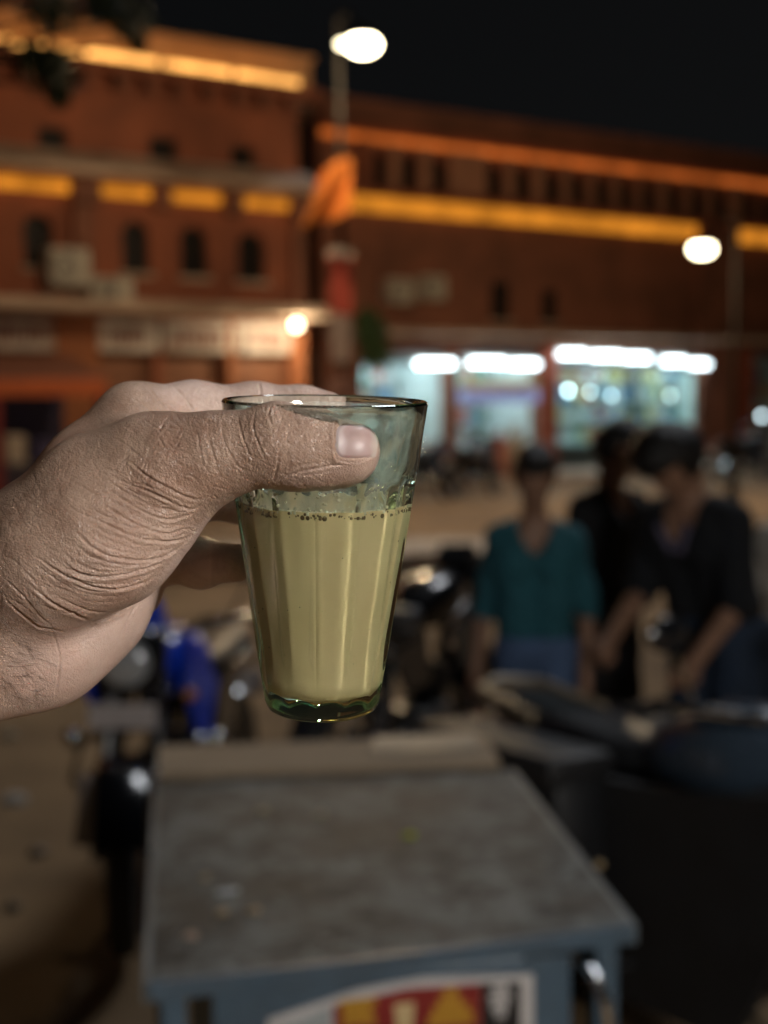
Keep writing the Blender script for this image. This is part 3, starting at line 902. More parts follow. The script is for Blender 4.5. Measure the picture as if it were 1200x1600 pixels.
# ------------------------------------------------------------------ metal cart with a worn top
CART_Z = 0.95
fl = on_plane(236, 1532, CART_Z); fr = on_plane(982, 1443, CART_Z); br = on_plane(797, 1203, CART_Z); bl = on_plane(249, 1222, CART_Z)
tr_ = on_plane(758, 1160, CART_Z); tl = on_plane(247, 1176, CART_Z)
cyaw = math.atan2(fr.y - fl.y, fr.x - fl.x) - R(3.0)
cart = empty('metal_cart', (fl.x, fl.y, 0), cyaw)
LOC = Matrix.Translation((fl.x, fl.y, 0)) @ Matrix.Rotation(cyaw, 4, 'Z')
LI = LOC.inverted()
q_fl, q_fr, q_br, q_bl, q_tr, q_tl = [(LI @ Vector((p.x, p.y, 0))).to_2d() for p in (fl, fr, br, bl, tr_, tl)]
CW = (fr - fl).length - 0.01; CD = (q_br.y + q_bl.y) / 2; CB = (q_tr.y + q_tl.y) / 2


def slab(quad, z0, z1):
    m = MB(); n = len(quad)
    m.add([(p[0], p[1], z0) for p in quad] + [(p[0], p[1], z1) for p in quad], [tuple(range(n - 1, -1, -1)), tuple(range(n, 2 * n))] + [(i, (i + 1) % n, (i + 1) % n + n, i + n) for i in range(n)])
    return m


def rail(a, b, w, z0, z1):
    """folded edge strip along the outside of a side of the lid"""
    d = (b - a).normalized(); nrm = Vector((d.y, -d.x))
    return slab([a + nrm * 0.001 - d * 0.004, b + nrm * 0.001 + d * 0.004, b + nrm * w + d * 0.004, a + nrm * w - d * 0.004], z0, z1)


def cart_top_material():
    m = bpy.data.materials.new('worn_cart_top'); m.use_nodes = True
    t = m.node_tree; N = t.nodes; L = t.links; p = N['Principled BSDF']
    tc = N.new('ShaderNodeTexCoord')
    def noise(s, d=8, r=0.65):
        n = N.new('ShaderNodeTexNoise'); n.inputs['Scale'].default_value = s; n.inputs['Detail'].default_value = d; n.inputs['Roughness'].default_value = r
        L.new(tc.outputs['Object'], n.inputs['Vector']); return n
    n1 = noise(11); n2 = noise(30); n3 = noise(5); n4 = noise(70, 3)
    cr = N.new('ShaderNodeValToRGB'); e = cr.color_ramp.elements
    e[0].position = 0.41; e[0].color = (0.022, 0.023, 0.023, 1); e[1].position = 0.61; e[1].color = (0.121, 0.135, 0.136, 1)
    x = e.new(0.5); x.color = (0.061, 0.067, 0.066, 1)
    L.new(n1.outputs['Fac'], cr.inputs[0])
    c2 = N.new('ShaderNodeValToRGB'); e = c2.color_ramp.elements
    e[0].position = 0.56; e[0].color = (0, 0, 0, 1); e[1].position = 0.64; e[1].color = (0.800, 0.652, 0.594, 1)
    L.new(n2.outputs['Fac'], c2.inputs[0])
    mx = N.new('ShaderNodeMix'); mx.data_type = 'RGBA'; L.new(c2.outputs[0], mx.inputs[0]); L.new(cr.outputs[0], mx.inputs[6]); mx.inputs[7].default_value = (0.205, 0.225, 0.225, 1)
    c3 = N.new('ShaderNodeValToRGB'); e = c3.color_ramp.elements
    e[0].position = 0.52; e[0].color = (0, 0, 0, 1); e[1].position = 0.60; e[1].color = (0.7, 0.7, 0.7, 1)
    L.new(n3.outputs['Fac'], c3.inputs[0])
    m2 = N.new('ShaderNodeMix'); m2.data_type = 'RGBA'; L.new(c3.outputs[0], m2.inputs[0]); L.new(mx.outputs[2], m2.inputs[6]); m2.inputs[7].default_value = (0.047, 0.040, 0.031, 1)
    L.new(m2.outputs[2], p.inputs['Base Color'])
    p.inputs['Roughness'].default_value = 0.6; p.inputs['Metallic'].default_value = 0.1
    b = N.new('ShaderNodeBump'); b.inputs['Strength'].default_value = 0.4; b.inputs['Distance'].default_value = 0.004
    L.new(n4.outputs['Fac'], b.inputs['Height']); L.new(b.outputs[0], p.inputs['Normal'])
    return m


blue = mat('steel_blue_paint', (0.078, 0.13, 0.185), 0.4, 0.0, var=0.2, vscale=5, bump=0.15, bscale=40, dirt=(0.06, 0.07, 0.08), dirt_amt=0.5)
tan = mat('tan_board', (0.27, 0.20, 0.13), 0.7, var=0.25, vscale=6, bump=0.3, bscale=60)
top_m = cart_top_material()
slab([q_fl, q_fr, q_br, q_bl], CART_Z - 0.012, CART_Z).build('lid', top_m, cart)
rail(q_fl, q_fr, 0.016, CART_Z - 0.024, CART_Z + 0.001).build('lid_edge', blue, cart)
edge_m = mat('bare_steel_edge', (0.15, 0.165, 0.17), 0.5, 0.2, var=0.3)
rail(q_fr, q_br, 0.012, CART_Z - 0.03, CART_Z - 0.001).build('lid_edge', edge_m, cart)
rail(q_bl, q_fl, 0.012, CART_Z - 0.03, CART_Z - 0.001).build('lid_edge', edge_m, cart)
slab([q_bl + Vector((0, 0.004)), q_br + Vector((-0.02, 0.004)), q_tr, q_tl], CART_Z - 0.004, CART_Z + 0.016).build('back_board', tan, cart)
slab([q_bl.lerp(q_br, 0.62).lerp(q_tl.lerp(q_tr, 0.62), 0.45), q_bl.lerp(q_br, 0.93).lerp(q_tl.lerp(q_tr, 0.95), 0.45), q_tl.lerp(q_tr, 0.97), q_tl.lerp(q_tr, 0.66)], CART_Z + 0.0165, CART_Z + 0.024).build('pale_sheet', mat('pale_tin_sheet', (0.27, 0.235, 0.19), 0.5, 0.1), cart)
for x in (0.12, CW / 2, CW - 0.12):
    MB().cyl((x - 0.04, 0.03, CART_Z - 0.03), (x + 0.04, 0.03, CART_Z - 0.03), 0.006).build('hinge', steel_g, cart, True)
BZ0 = 0.22
bx0, bx1 = 0.085, CW - 0.085
MB().rbox(bx0, bx1, 0.03, CB - 0.12, BZ0, CART_Z - 0.032, 0.006).build('body', blue, cart)
MB().box(0.03, CW - 0.10, 0.05, CB - 0.16, CART_Z - 0.0315, CART_Z - 0.0125).build('frame', mat('cart_frame', (0.04, 0.05, 0.06), 0.5), cart)
for x in (0.012, CW - 0.05):
    for y in (0.02, CB - 0.16):
        MB().rbox(x, x + 0.036, y, y + 0.036, 0.06, CART_Z - 0.013, 0.004).build('post', blue, cart)
tyre_m = mat('tyre_rubber', (0.018, 0.018, 0.02), 0.7, var=0.2, vscale=30, bump=0.3)
for x in (0.03, CW - 0.03):
    for y in (0.04, CB - 0.14):
        wl = MB().lathe([(0.035, -0.018), (0.06, -0.018), (0.066, 0), (0.06, 0.018), (0.035, 0.018)], 20, Matrix.Translation((x, y, 0.066)) @ Matrix.Rotation(R(90), 4, 'Y'), True).build('wheel', tyre_m, cart, True)
        MB().cyl((x - 0.019, y, 0.066), (x + 0.019, y, 0.066), 0.034).build('hub', steel_g, wl, True)
# chrome pull handle at the right of the front
chrome = mat('chrome', (0.62, 0.64, 0.66), 0.12, 1.0, var=0.05)
xh = CW - 0.070
MB().tube([(xh, 0.03, 0.905), (xh + 0.004, -0.030, 0.900), (xh + 0.012, -0.042, 0.87), (xh + 0.016, -0.042, 0.82), (xh + 0.014, -0.03, 0.79), (xh + 0.012, 0.03, 0.785)], 0.0085, 10).build('handle', chrome, cart, True)
# painted sign plate on the front
yS = 0.0262


def front(px, py):
    """pixel -> local (x, z) on the cart front"""
    n = Vector((math.sin(cyaw), -math.cos(cyaw), 0)); d = ray(px, py); c = Vector((0, 0, CAM_H))
    o = Vector((fl.x, fl.y, 0)) - n * yS
    t = (o - c).dot(n) / d.dot(n); p = c + d * t - Vector((fl.x, fl.y, 0))
    return p.x * math.cos(cyaw) + p.y * math.sin(cyaw), p.z


x0, _ = front(418, 1596); x1, zt1 = front(832, 1521); _, zt0 = front(420, 1592); xm, zm = front(560, 1545); xm2, zm2 = front(660, 1527)
zb = zm - 0.20
outl = [(x0, zb), (x1, zb), (x1, zt1), (xm2, zm2), (xm, zm), (x0, zt0)]
sgn = MB().prism(outl, yS - 0.004, yS + 0.002).build('sign_plate', mat('sign_white', (0.62, 0.60, 0.60), 0.45, var=0.12), cart)
def inset(poly, d):
    cx = sum(p[0] for p in poly) / len(poly); cz = sum(p[1] for p in poly) / len(poly)
    return [(p[0] + (d if p[0] < cx else -d), p[1] + (d if p[1] < cz else -d)) for p in poly]
xr0, _ = front(520, 1590); xr1, _ = front(750, 1570); xk1, _ = front(812, 1570)
def top_z(x):
    xs = [p[0] for p in outl[2:]][::-1]; zs = [p[1] for p in outl[2:]][::-1]
    return float(np.interp(x, xs, zs)) - 0.010
MB().prism([(xr0, zb + 0.01), (xr1, zb + 0.01), (xr1, top_z(xr1)), ((xr0 + xr1) / 2, top_z((xr0 + xr1) / 2)), (xr0, top_z(xr0))], yS - 0.006, yS - 0.0045).build('red_panel', mat('sign_red', (0.24, 0.020, 0.018), 0.45, var=0.15), sgn)
MB().prism([(xr1 + 0.001, zb + 0.01), (xk1, zb + 0.01), (xk1, top_z(xk1)), (xr1 + 0.001, top_z(xr1))], yS - 0.006, yS - 0.0045).build('black_panel', mat('sign_black', (0.012, 0.012, 0.014), 0.4), sgn)
MB().prism([(x0 + 0.012, zb + 0.01), (xr0 - 0.004, zb + 0.01), (xr0 - 0.004, top_z(xr0)), (x0 + 0.012, top_z(x0) - 0.003)], yS - 0.006, yS - 0.0045).build('pale_panel', mat('sign_grey', (0.36, 0.40, 0.42), 0.45), sgn)
yel = mat('sign_yellow', (0.55, 0.30, 0.03), 0.5)
def rows(name, px0, px1, py0, py1, widths, mt, gap=0.35):
    lt = MB(); n = len(widths)
    for i, wd in enumerate(widths):
        pc = (px0 + px1) / 2; hw = (px1 - px0) / 2 * wd
        a, z_a = front(pc - hw, py0 + (py1 - py0) * i / n); b_, z_b2 = front(pc + hw, py0 + (py1 - py0) * (i + 1 - gap) / n)
        x = a
        while x < b_ - 0.004:
            ww = random.uniform(0.004, 0.008)
            lt.box(x, min(x + ww, b_), yS - 0.0078, yS - 0.0062, z_b2, z_a); x += ww + 0.0014
    lt.build(name, mt, sgn)
rows('yellow_lettering', 668, 738, 1540, 1600, [0.3, 0.55, 0.8, 1.0], yel)
rows('yellow_lettering', 530, 588, 1560, 1600, [1.0, 0.8, 0.9], yel)
rows('white_lettering', 763, 798, 1536, 1590, [0.7, 1.0, 0.8, 0.5], MATS['sign_white'])
a, z_a = front(614, 1566); b_, _ = front(646, 1566); _, z_c = front(630, 1600)
MB().prism([(a, z_a), (b_, z_a), (b_ - 0.006, z_c - 0.03), (a + 0.006, z_c - 0.03)], yS - 0.0078, yS - 0.0062).build('glass_emblem', mat('sign_cream', (0.62, 0.48, 0.25), 0.5), sgn)
tag(cart, 'blue painted metal cart with a worn grey top and red sign plate', 'cart')

# scraps lying on the cart
def scrap(px, py, name, label, c, sx, sy, h, cat='scrap', tilt=0.0):
    p = on_plane(px, py, CART_Z + 0.002)
    bm = MB(); n = 9
    ang = [2 * math.pi * k / n for k in range(n)]
    rad = [random.uniform(0.65, 1.1) for _ in range(n)]
    top = [(math.cos(a) * sx * r_, math.sin(a) * sy * r_, h * random.uniform(0.6, 1.2) + 0.3 * h * math.cos(a)) for a, r_ in zip(ang, rad)]
    bot = [(x * 1.05, y * 1.05, 0.0) for x, y, z in top]
    bm.add(top + bot + [(0, 0, h * 1.5)], [tuple(range(2 * n - 1, n - 1, -1))] + [(k, (k + 1) % n, 2 * n) for k in range(n)] + [(k + n, (k + 1) % n + n, (k + 1) % n, k) for k in range(n)])
    o = bm.build(name, mat('scrap_' + label[:14].replace(' ', '_'), c, 0.7, var=0.2, vscale=60), None)
    o.location = (p.x, p.y, CART_Z + 0.0005); o.rotation_euler = (0, 0, tilt)
    tag(o, label, cat, 'scraps on the cart top')
scrap(640, 1306, 'leaf_scrap', 'bright yellow-green leaf scrap in the middle of the cart top', (0.40, 0.42, 0.02), 0.013, 0.011, 0.006, 'scrap')
scrap(352, 1393, 'paper_scrap', 'pale blue-grey paper scrap at the left of the cart top', (0.42, 0.45, 0.46), 0.022, 0.010, 0.003, 'scrap', 0.3)
scrap(346, 1426, 'biscuit_crumb', 'tan crumb just in front of the paper scrap', (0.36, 0.27, 0.17), 0.012, 0.010, 0.006)
scrap(396, 1424, 'biscuit_crumb', 'tan crumb in front and right of the paper scrap', (0.36, 0.27, 0.17), 0.012, 0.010, 0.006)
scrap(320, 1372, 'biscuit_crumb', 'brown crumb behind and left of the paper scrap', (0.33, 0.26, 0.17), 0.011, 0.011, 0.006)
scrap(298, 1462, 'biscuit_crumb', 'pinkish crumb nearest the front left corner of the cart', (0.36, 0.26, 0.20), 0.015, 0.011, 0.006)
scrap(410, 1267, 'biscuit_crumb', 'beige crumb left of two near the back of the cart', (0.36, 0.30, 0.20), 0.013, 0.012, 0.006)
scrap(500, 1274, 'biscuit_crumb', 'beige crumb right of two near the back of the cart', (0.36, 0.30, 0.20), 0.013, 0.012, 0.006)
scrap(935, 1352, 'biscuit_crumb', 'brown crumb on the right edge of the cart', (0.34, 0.24, 0.12), 0.010, 0.009, 0.006)
# ------------------------------------------------------------------ litter on the ground by the motorcycles
def litter(px, py, name, label, c, s, flat):
    p = on_plane(px, py, 0)
    bm = bmesh.new(); bmesh.ops.create_icosphere(bm, subdivisions=2, radius=1.0)
    for v in bm.verts:
        v.co = Vector((v.co.x * s * random.uniform(0.7, 1.2), v.co.y * s * random.uniform(0.7, 1.2), max(-0.2, v.co.z) * s * flat * random.uniform(0.7, 1.3)))
    me = bpy.data.meshes.new(name); bm.to_mesh(me); bm.free()
    o = link_mesh(name, me, mat('litter_' + name + str(px), c, 0.7, var=0.2, vscale=30), None)
    o.location = (p.x, p.y, 0.2 * s * flat); o.rotation_euler = (0, 0, px)
    tag(o, label, 'litter', 'litter on the ground')
litter(16, 1152, 'crumpled_paper', 'crumpled beige paper on the ground below the wrist', (0.5, 0.4, 0.27), 0.05, 0.6)
litter(22, 1252, 'flattened_cup', 'grey flattened cup on the ground at the left edge', (0.36, 0.33, 0.29), 0.07, 0.4)
litter(60, 1335, 'stone', 'brown stone on the ground left of the front wheel', (0.2, 0.14, 0.09), 0.04, 0.6)
litter(20, 1420, 'stone', 'small dark stone at the lower left edge', (0.12, 0.09, 0.06), 0.035, 0.6)
litter(722, 1070, 'crumpled_paper', 'tan crumpled wrapper on the ground left of the man in jeans', (0.55, 0.33, 0.2), 0.06, 0.6)
litter(690, 1010, 'stone', 'pebble on the open ground behind the glass', (0.22, 0.16, 0.1), 0.04, 0.6)
# ------------------------------------------------------------------ parked motorcycles
black_p = mat('black_gloss_paint', (0.012, 0.013, 0.016), 0.18, coat=0.5, var=0.1)
black_m = mat('black_matt_plastic', (0.022, 0.022, 0.024), 0.55)
vinyl = mat('black_vinyl', (0.02, 0.021, 0.024), 0.42, bump=0.1, bscale=200)
alu = mat('engine_alloy', (0.30, 0.30, 0.30), 0.4, 0.8, var=0.2)
lens_w = mat('headlamp_lens', (0.55, 0.58, 0.62), 0.08, 0.3)
lens_r = mat('red_lens', (0.30, 0.015, 0.01), 0.15)
lens_o = mat('amber_lens', (0.55, 0.22, 0.03), 0.15)
plate_m = mat('number_plate', (0.55, 0.50, 0.50), 0.45)


def loft(name, rings, m, parent, n=20, smooth=True):
    """rings: (x, zc, half_width, half_height, power) cross-sections along x"""
    mb = MB(); vs = []; fs = []
    for x, zc, w_, h_, pw in rings:
        for k in range(n):
            a = 2 * math.pi * k / n; c_, s_ = math.cos(a), math.sin(a)
            vs.append((x, w_ * math.copysign(abs(c_) ** pw, c_), zc + h_ * math.copysign(abs(s_) ** pw, s_)))
    mrr = len(rings)
    for i in range(mrr - 1):
        for k in range(n): fs.append((i * n + k, i * n + (k + 1) % n, (i + 1) * n + (k + 1) % n, (i + 1) * n + k))
    fs.append(tuple(range(n))); fs.append(tuple((mrr - 1) * n + k for k in reversed(range(n))))
    mb.add(vs, fs)
    return mb.build(name, m, parent, smooth, 45)


blue_p = mat('royal_blue_paint', (0.015, 0.07, 0.72), 0.3, coat=0.4, var=0.1)


def motorcycle(name, loc, heading, label, paint, accent, tank, lean=4.0, plate=True, guard=None, steer=12.0, rail=None, extras=False, bags=False, group='motorcycles parked behind the cart'):
    """local x runs forward; the side stand leans it to its left"""
    t = empty(name, (loc[0], loc[1], 0.0)); t.rotation_mode = 'ZYX'
    t.rotation_euler = (R(-lean), 0, heading)
    Rw = 0.29

    def wheel(xc, yc=0.0, st=0.0, parent=None):
        T = Matrix.Translation((xc, yc, Rw)) @ Matrix.Rotation(R(st), 4, 'Z') @ Matrix.Rotation(R(90), 4, 'X')
        w_ = MB().lathe([(0.225, -0.035), (0.255, -0.045), (0.280, -0.036), (0.29, 0), (0.280, 0.036), (0.255, 0.045), (0.225, 0.035), (0.222, 0)], 32, T, True).build('wheel', tyre_m, parent, True)
        MB().lathe([(0.224, -0.03), (0.21, -0.026), (0.205, 0), (0.21, 0.026), (0.224, 0.03)], 32, T, True).build('rim', alu, w_, True)
        sp = MB()
        for k in range(6):
            a = k * math.pi / 3
            sp.tube([T @ Vector((0.03 * math.cos(a), 0.03 * math.sin(a), 0)), T @ Vector((0.21 * math.cos(a + 0.15), 0.21 * math.sin(a + 0.15), 0))], [0.018, 0.012], 6)
        sp.lathe([(0.0, -0.05), (0.045, -0.05), (0.05, 0), (0.045, 0.05), (0, 0.05)], 14, T)
        sp.build('hub_and_spokes', alu, w_, True)
        MB().lathe([(0.06, 0.055), (0.115, 0.055), (0.115, 0.059), (0.06, 0.059)], 24, T, True).build('brake_disc', chrome, w_, True)
    wheel(0.64, 0, steer, t); wheel(-0.62, 0, 0, t)
    MB().tube([(0.45, 0, 0.86), (0.30, 0, 0.62), (0.28, 0, 0.30), (-0.15, 0, 0.26), (-0.30, 0, 0.55), (-0.78, 0, 0.70)], 0.028, 8).build('frame', black_m, t, True)
    MB().tube([(-0.12, 0.09, 0.33), (-0.62, 0.10, Rw)], 0.022, 8).build('swing_arm', black_m, t, True)
    MB().tube([(-0.12, -0.09, 0.33), (-0.62, -0.10, Rw)], 0.022, 8).build('swing_arm', black_m, t, True)
    for s in (-1, 1): MB().tube([(0.64, s * 0.085, Rw), (0.45, s * 0.085, 0.86)], [0.024, 0.020], 10).build('fork', chrome if s > 0 else alu, t, True)
    for s in (-1, 1): MB().tube([(-0.55, s * 0.12, 0.34), (-0.42, s * 0.11, 0.66)], [0.034, 0.03], 10).build('shock_absorber', chrome, t, True)
    # engine: crankcase and finned cylinder
    en = MB(); en.rbox(-0.16, 0.20, -0.13, 0.13, 0.20, 0.40, 0.04); en.build('engine', alu, t, True)
    fn = MB()
    for k in range(6): fn.rbox(0.06, 0.24, -0.085, 0.085, 0.405 + k * 0.026, 0.418 + k * 0.026, 0.004)
    fn.box(0.09, 0.21, -0.06, 0.06, 0.40, 0.58); fn.build('cylinder_fins', black_m, t)
    MB().tube([(0.22, -0.05, 0.50), (0.32, -0.10, 0.38), (0.22, -0.15, 0.22), (-0.2, -0.17, 0.24), (-0.36, -0.18, 0.28), (-0.80, -0.20, 0.38)], [0.018, 0.018, 0.02, 0.022, 0.045, 0.048], 12).build('exhaust', chrome, t, True)
    loft('fuel_tank', [(-0.10, 0.80, 0.07, 0.06, 0.8), (0.0, 0.83, 0.125, 0.10, 0.8), (0.16, 0.86, 0.15, 0.125, 0.75), (0.32, 0.87, 0.14, 0.12, 0.8), (0.42, 0.86, 0.07, 0.07, 0.9)], tank, t)
    for s in (-1, 1):
        MB().prism([(0.10, 0.72), (0.44, 0.84), (0.40, 0.62), (0.24, 0.52)], s * 0.135, s * 0.155).build('tank_shroud', accent, t)
        MB().prism([(-0.42, 0.68), (-0.10, 0.74), (-0.06, 0.52), (-0.28, 0.50)], s * 0.10, s * 0.125).build('side_panel', paint, t)
    loft('seat', [(-0.76, 0.85, 0.06, 0.02, 0.7), (-0.70, 0.855, 0.115, 0.045, 0.6), (-0.42, 0.825, 0.13, 0.05, 0.6), (-0.20, 0.795, 0.12, 0.05, 0.6), (-0.04, 0.81, 0.08, 0.045, 0.7), (0.0, 0.82, 0.05, 0.03, 0.8)], vinyl, t)
    loft('tail_fairing', [(-0.92, 0.76, 0.04, 0.02, 0.7), (-0.86, 0.765, 0.09, 0.045, 0.6), (-0.50, 0.74, 0.115, 0.06, 0.6), (-0.25, 0.71, 0.10, 0.06, 0.7)], paint, t)
    MB().tube([(-0.50, 0.13, 0.86), (-0.78, 0.12, 0.90), (-0.86, 0.0, 0.91), (-0.78, -0.12, 0.90), (-0.50, -0.13, 0.86)], 0.011 if rail is None else 0.02, 8).build('grab_rail', rail or chrome, t, True)
    MB().rbox(-0.955, -0.90, -0.06, 0.06, 0.735, 0.795, 0.012).build('tail_light', lens_r, t, True)
    for s in (-1, 1):
        MB().tube([(-0.88, s * 0.05, 0.72), (-0.90, s * 0.15, 0.72)], 0.008, 6).build('indicator_stalk', black_m, t)
        MB().ball((-0.905, s * 0.165, 0.72), (0.03, 0.022, 0.022), 10).build('indicator', lens_o, t, True)
        MB().ball((0.56, s * 0.20, 0.80), (0.03, 0.022, 0.022), 10).build('indicator', lens_o, t, True)
    def fender(xc, a0, a1, r_, name, m):
        mb = MB(); vs = []; fs = []; n = 14
        for i in range(n + 1):
            a = R(a0 + (a1 - a0) * i / n)
            for j in range(7):
                y = -0.075 + 0.15 * j / 6; rr = r_ + 0.02 * (1 - (y / 0.075) ** 2)
                vs.append((xc + math.cos(a) * rr, y, Rw + math.sin(a) * rr))
            for j in range(6, -1, -1):
                y = -0.075 + 0.15 * j / 6; rr = r_ - 0.006 + 0.02 * (1 - (y / 0.075) ** 2)
                vs.append((xc + math.cos(a) * rr, y, Rw + math.sin(a) * rr))
        for i in range(n):
            for j in range(14): fs.append((i * 14 + j, i * 14 + (j + 1) % 14, (i + 1) * 14 + (j + 1) % 14, (i + 1) * 14 + j))
        fs.append(tuple(range(14))); fs.append(tuple(n * 14 + j for j in range(14)))
        if name == 'front_fender':
            sr, sn = math.cos(R(steer)), math.sin(R(steer))
            vs = [(xc + (x - xc) * sr - y * sn, (x - xc) * sn + y * sr, z) for x, y, z in vs]
        mb.add(vs, fs); mb.build(name, m, t, True)
    fender(0.64, 20, 150, 0.315, 'front_fender', paint); fender(-0.62, 60, 190, 0.325, 'rear_fender', black_m)
    # headlamp cowl
    hl = loft('headlamp_cowl', [(0.40, 0.92, 0.05, 0.05, 0.8), (0.47, 0.93, 0.11, 0.10, 0.75), (0.56, 0.91, 0.12, 0.115, 0.75), (0.60, 0.90, 0.10, 0.095, 0.8)], accent, t)
    MB().ball((0.598, 0, 0.905), (0.03, 0.085, 0.08), 18).build('headlamp', lens_w, hl, True)
    MB().prism([(0.42, 1.02), (0.50, 1.10), (0.57, 1.0), (0.50, 0.98)], -0.09, 0.09).build('windscreen', tank if extras else black_m, hl)
    MB().tube([(0.20, 0.36, 1.00), (0.30, 0.33, 1.02), (0.40, 0.12, 0.98), (0.42, 0, 0.97), (0.40, -0.12, 0.98), (0.30, -0.33, 1.02), (0.20, -0.36, 1.00)], 0.012, 8).build('handlebar', chrome, t, True)
    for s in (-1, 1):
        MB().tube([(0.20, s * 0.365, 1.0), (0.285, s * 0.335, 1.017)], 0.018, 10).build('grip', black_m, t, True)
        MB().tube([(0.36, s * 0.30, 1.01), (0.27, s * 0.36, 1.035)], [0.006, 0.005], 6).build('lever', chrome, t)
        MB().tube([(0.31, s * 0.27, 1.02), (0.33, s * 0.34, 1.14)], 0.006, 6).build('mirror_stem', chrome, t)
        mr = MB().ball((0.33, s * 0.37, 1.19), (0.022, 0.06, 0.042), 14).build('mirror', black_p, t, True)
        MB().ball((0.314, s * 0.37, 1.19), (0.008, 0.052, 0.035), 14).build('mirror_glass', chrome, mr, True)
    if plate:
        MB().rbox(0.625, 0.635, -0.11, 0.11, 0.70, 0.78, 0.004).build('number_plate', plate_m, t)
        MB().rbox(-0.955, -0.945, -0.10, 0.10, 0.56, 0.67, 0.004).build('number_plate', plate_m, t)
    if guard:
        MB().tube([(0.36, -0.03, 0.66), (0.40, -0.22, 0.62), (0.36, -0.27, 0.48), (0.30, -0.20, 0.34), (0.26, -0.03, 0.30)], 0.014, 8).build('crash_guard', guard, t, True)
        MB().tube([(0.36, 0.03, 0.66), (0.40, 0.22, 0.62), (0.36, 0.27, 0.48), (0.30, 0.20, 0.34), (0.26, 0.03, 0.30)], 0.014, 8).build('crash_guard', guard, t, True)
    MB().tube([(-0.02, 0.12, 0.26), (0.05, 0.24, 0.02)], 0.011, 6).build('side_stand', black_m, t, True)
    for s in (-1, 1): MB().tube([(0.0, s * 0.12, 0.30), (0.0, s * 0.25, 0.31)], 0.014, 8).build('foot_peg', black_m, t, True)
    if bags:
        for s in (-1, 1):
            MB().prism([(-0.14, 0.76), (0.20, 0.78), (0.52, 0.84), (0.50, 0.50), (0.34, 0.22), (-0.10, 0.20)], s * 0.165, s * 0.20).build('side_fairing', black_m, t)
            b_ = MB().rbox(-0.80, -0.10, min(s * 0.15, s * 0.36), max(s * 0.15, s * 0.36), 0.30, 0.80, 0.07).build('saddle_bag', vinyl, t, True)
            MB().rbox(-0.79, -0.11, min(s * 0.14, s * 0.37), max(s * 0.14, s * 0.37), 0.74, 0.83, 0.03).build('flap', black_m, b_, True)
    if extras:
        for s in (-1, 1):
            MB().prism([(0.60, 0.56), (0.66, 0.56), (0.74, 0.36), (0.68, 0.36)], s * 0.07, s * 0.125).build('fork_guard', plate_m, t)
            MB().ball((0.42, s * 0.245, 0.63), 0.034, 14).build('glint_ball', chrome, t, True)  # chrome ball added to catch the lamp as a glint
            MB().prism([(0.10, 0.78), (0.46, 0.98), (0.50, 0.80), (0.26, 0.56)], s * 0.157, s * 0.172).build('blue_cowl', blue_p, t)
        MB().lathe([(0, 0.05), (0.03, 0.045), (0.055, 0.015), (0.06, 0), (0.0, -0.01)], 18, Matrix.Translation((0.50, -0.12, 0.47)) @ Matrix.Rotation(R(75), 4, 'Y')).build('glint_dome', chrome, t, True)  # chrome dome put in only for a bright glint low on the fork
    tag(t, label, 'motorcycle', group)
    return t


blue_p = mat('royal_blue_paint', (0.015, 0.07, 0.72), 0.3, coat=0.4, var=0.1)
navy_p = mat('navy_paint', (0.02, 0.03, 0.075), 0.25, coat=0.4, var=0.1)
grey_p = mat('slate_blue_paint', (0.05, 0.075, 0.11), 0.25, coat=0.4, var=0.1)
beige = mat('beige_powder_coat', (0.42, 0.33, 0.22), 0.5)
p = on_plane(185, 1510, 0)
motorcycle('motorcycle', (p.x + 0.10, p.y + 0.63), R(-97), 'motorcycle with bright blue fuel tank and cowl facing the viewer left of the cart', black_p, black_p, blue_p, guard=chrome, steer=17, extras=True)
p = on_plane(630, 1190, 0)
motorcycle('motorcycle', (p.x + 0.04, p.y - 0.5), R(62), 'black motorcycle with slate seat parked behind the glass', black_p, grey_p, black_p, guard=None)
motorcycle('motorcycle', (0.79, 3.24), R(-60), 'large black motorcycle with slate-blue tank in front of the person in navy', black_p, black_p, grey_p, plate=False, guard=None, steer=5, rail=beige, bags=True)

for px, dy, hd, lab in ((655, 0.0, 40, 'far black motorcycle by the plank bench before the shops'), (742, 0.6, 52, 'far black motorcycle before the lavender shop sign'), (1165, 0.2, 30, 'far black motorcycle under the single-headed street lamp')):
    q = at_y(px, 700, 22.5 + dy + max(0, px - 700) * 0.008)
    motorcycle('motorcycle', (q.x, q.y), R(hd), lab, black_p, navy_p, grey_p, group='motorcycles parked by the far shops')
# ------------------------------------------------------------------ people
skin_b = mat('brown_skin', (0.36, 0.20, 0.13), 0.5, var=0.15, vscale=20, sss=0.05)
hair_b = mat('black_hair', (0.008, 0.007, 0.007), 0.45, var=0.2, vscale=80, bump=0.5, bscale=200)
eye_w = mat('dark_eye', (0.05, 0.03, 0.02), 0.3)


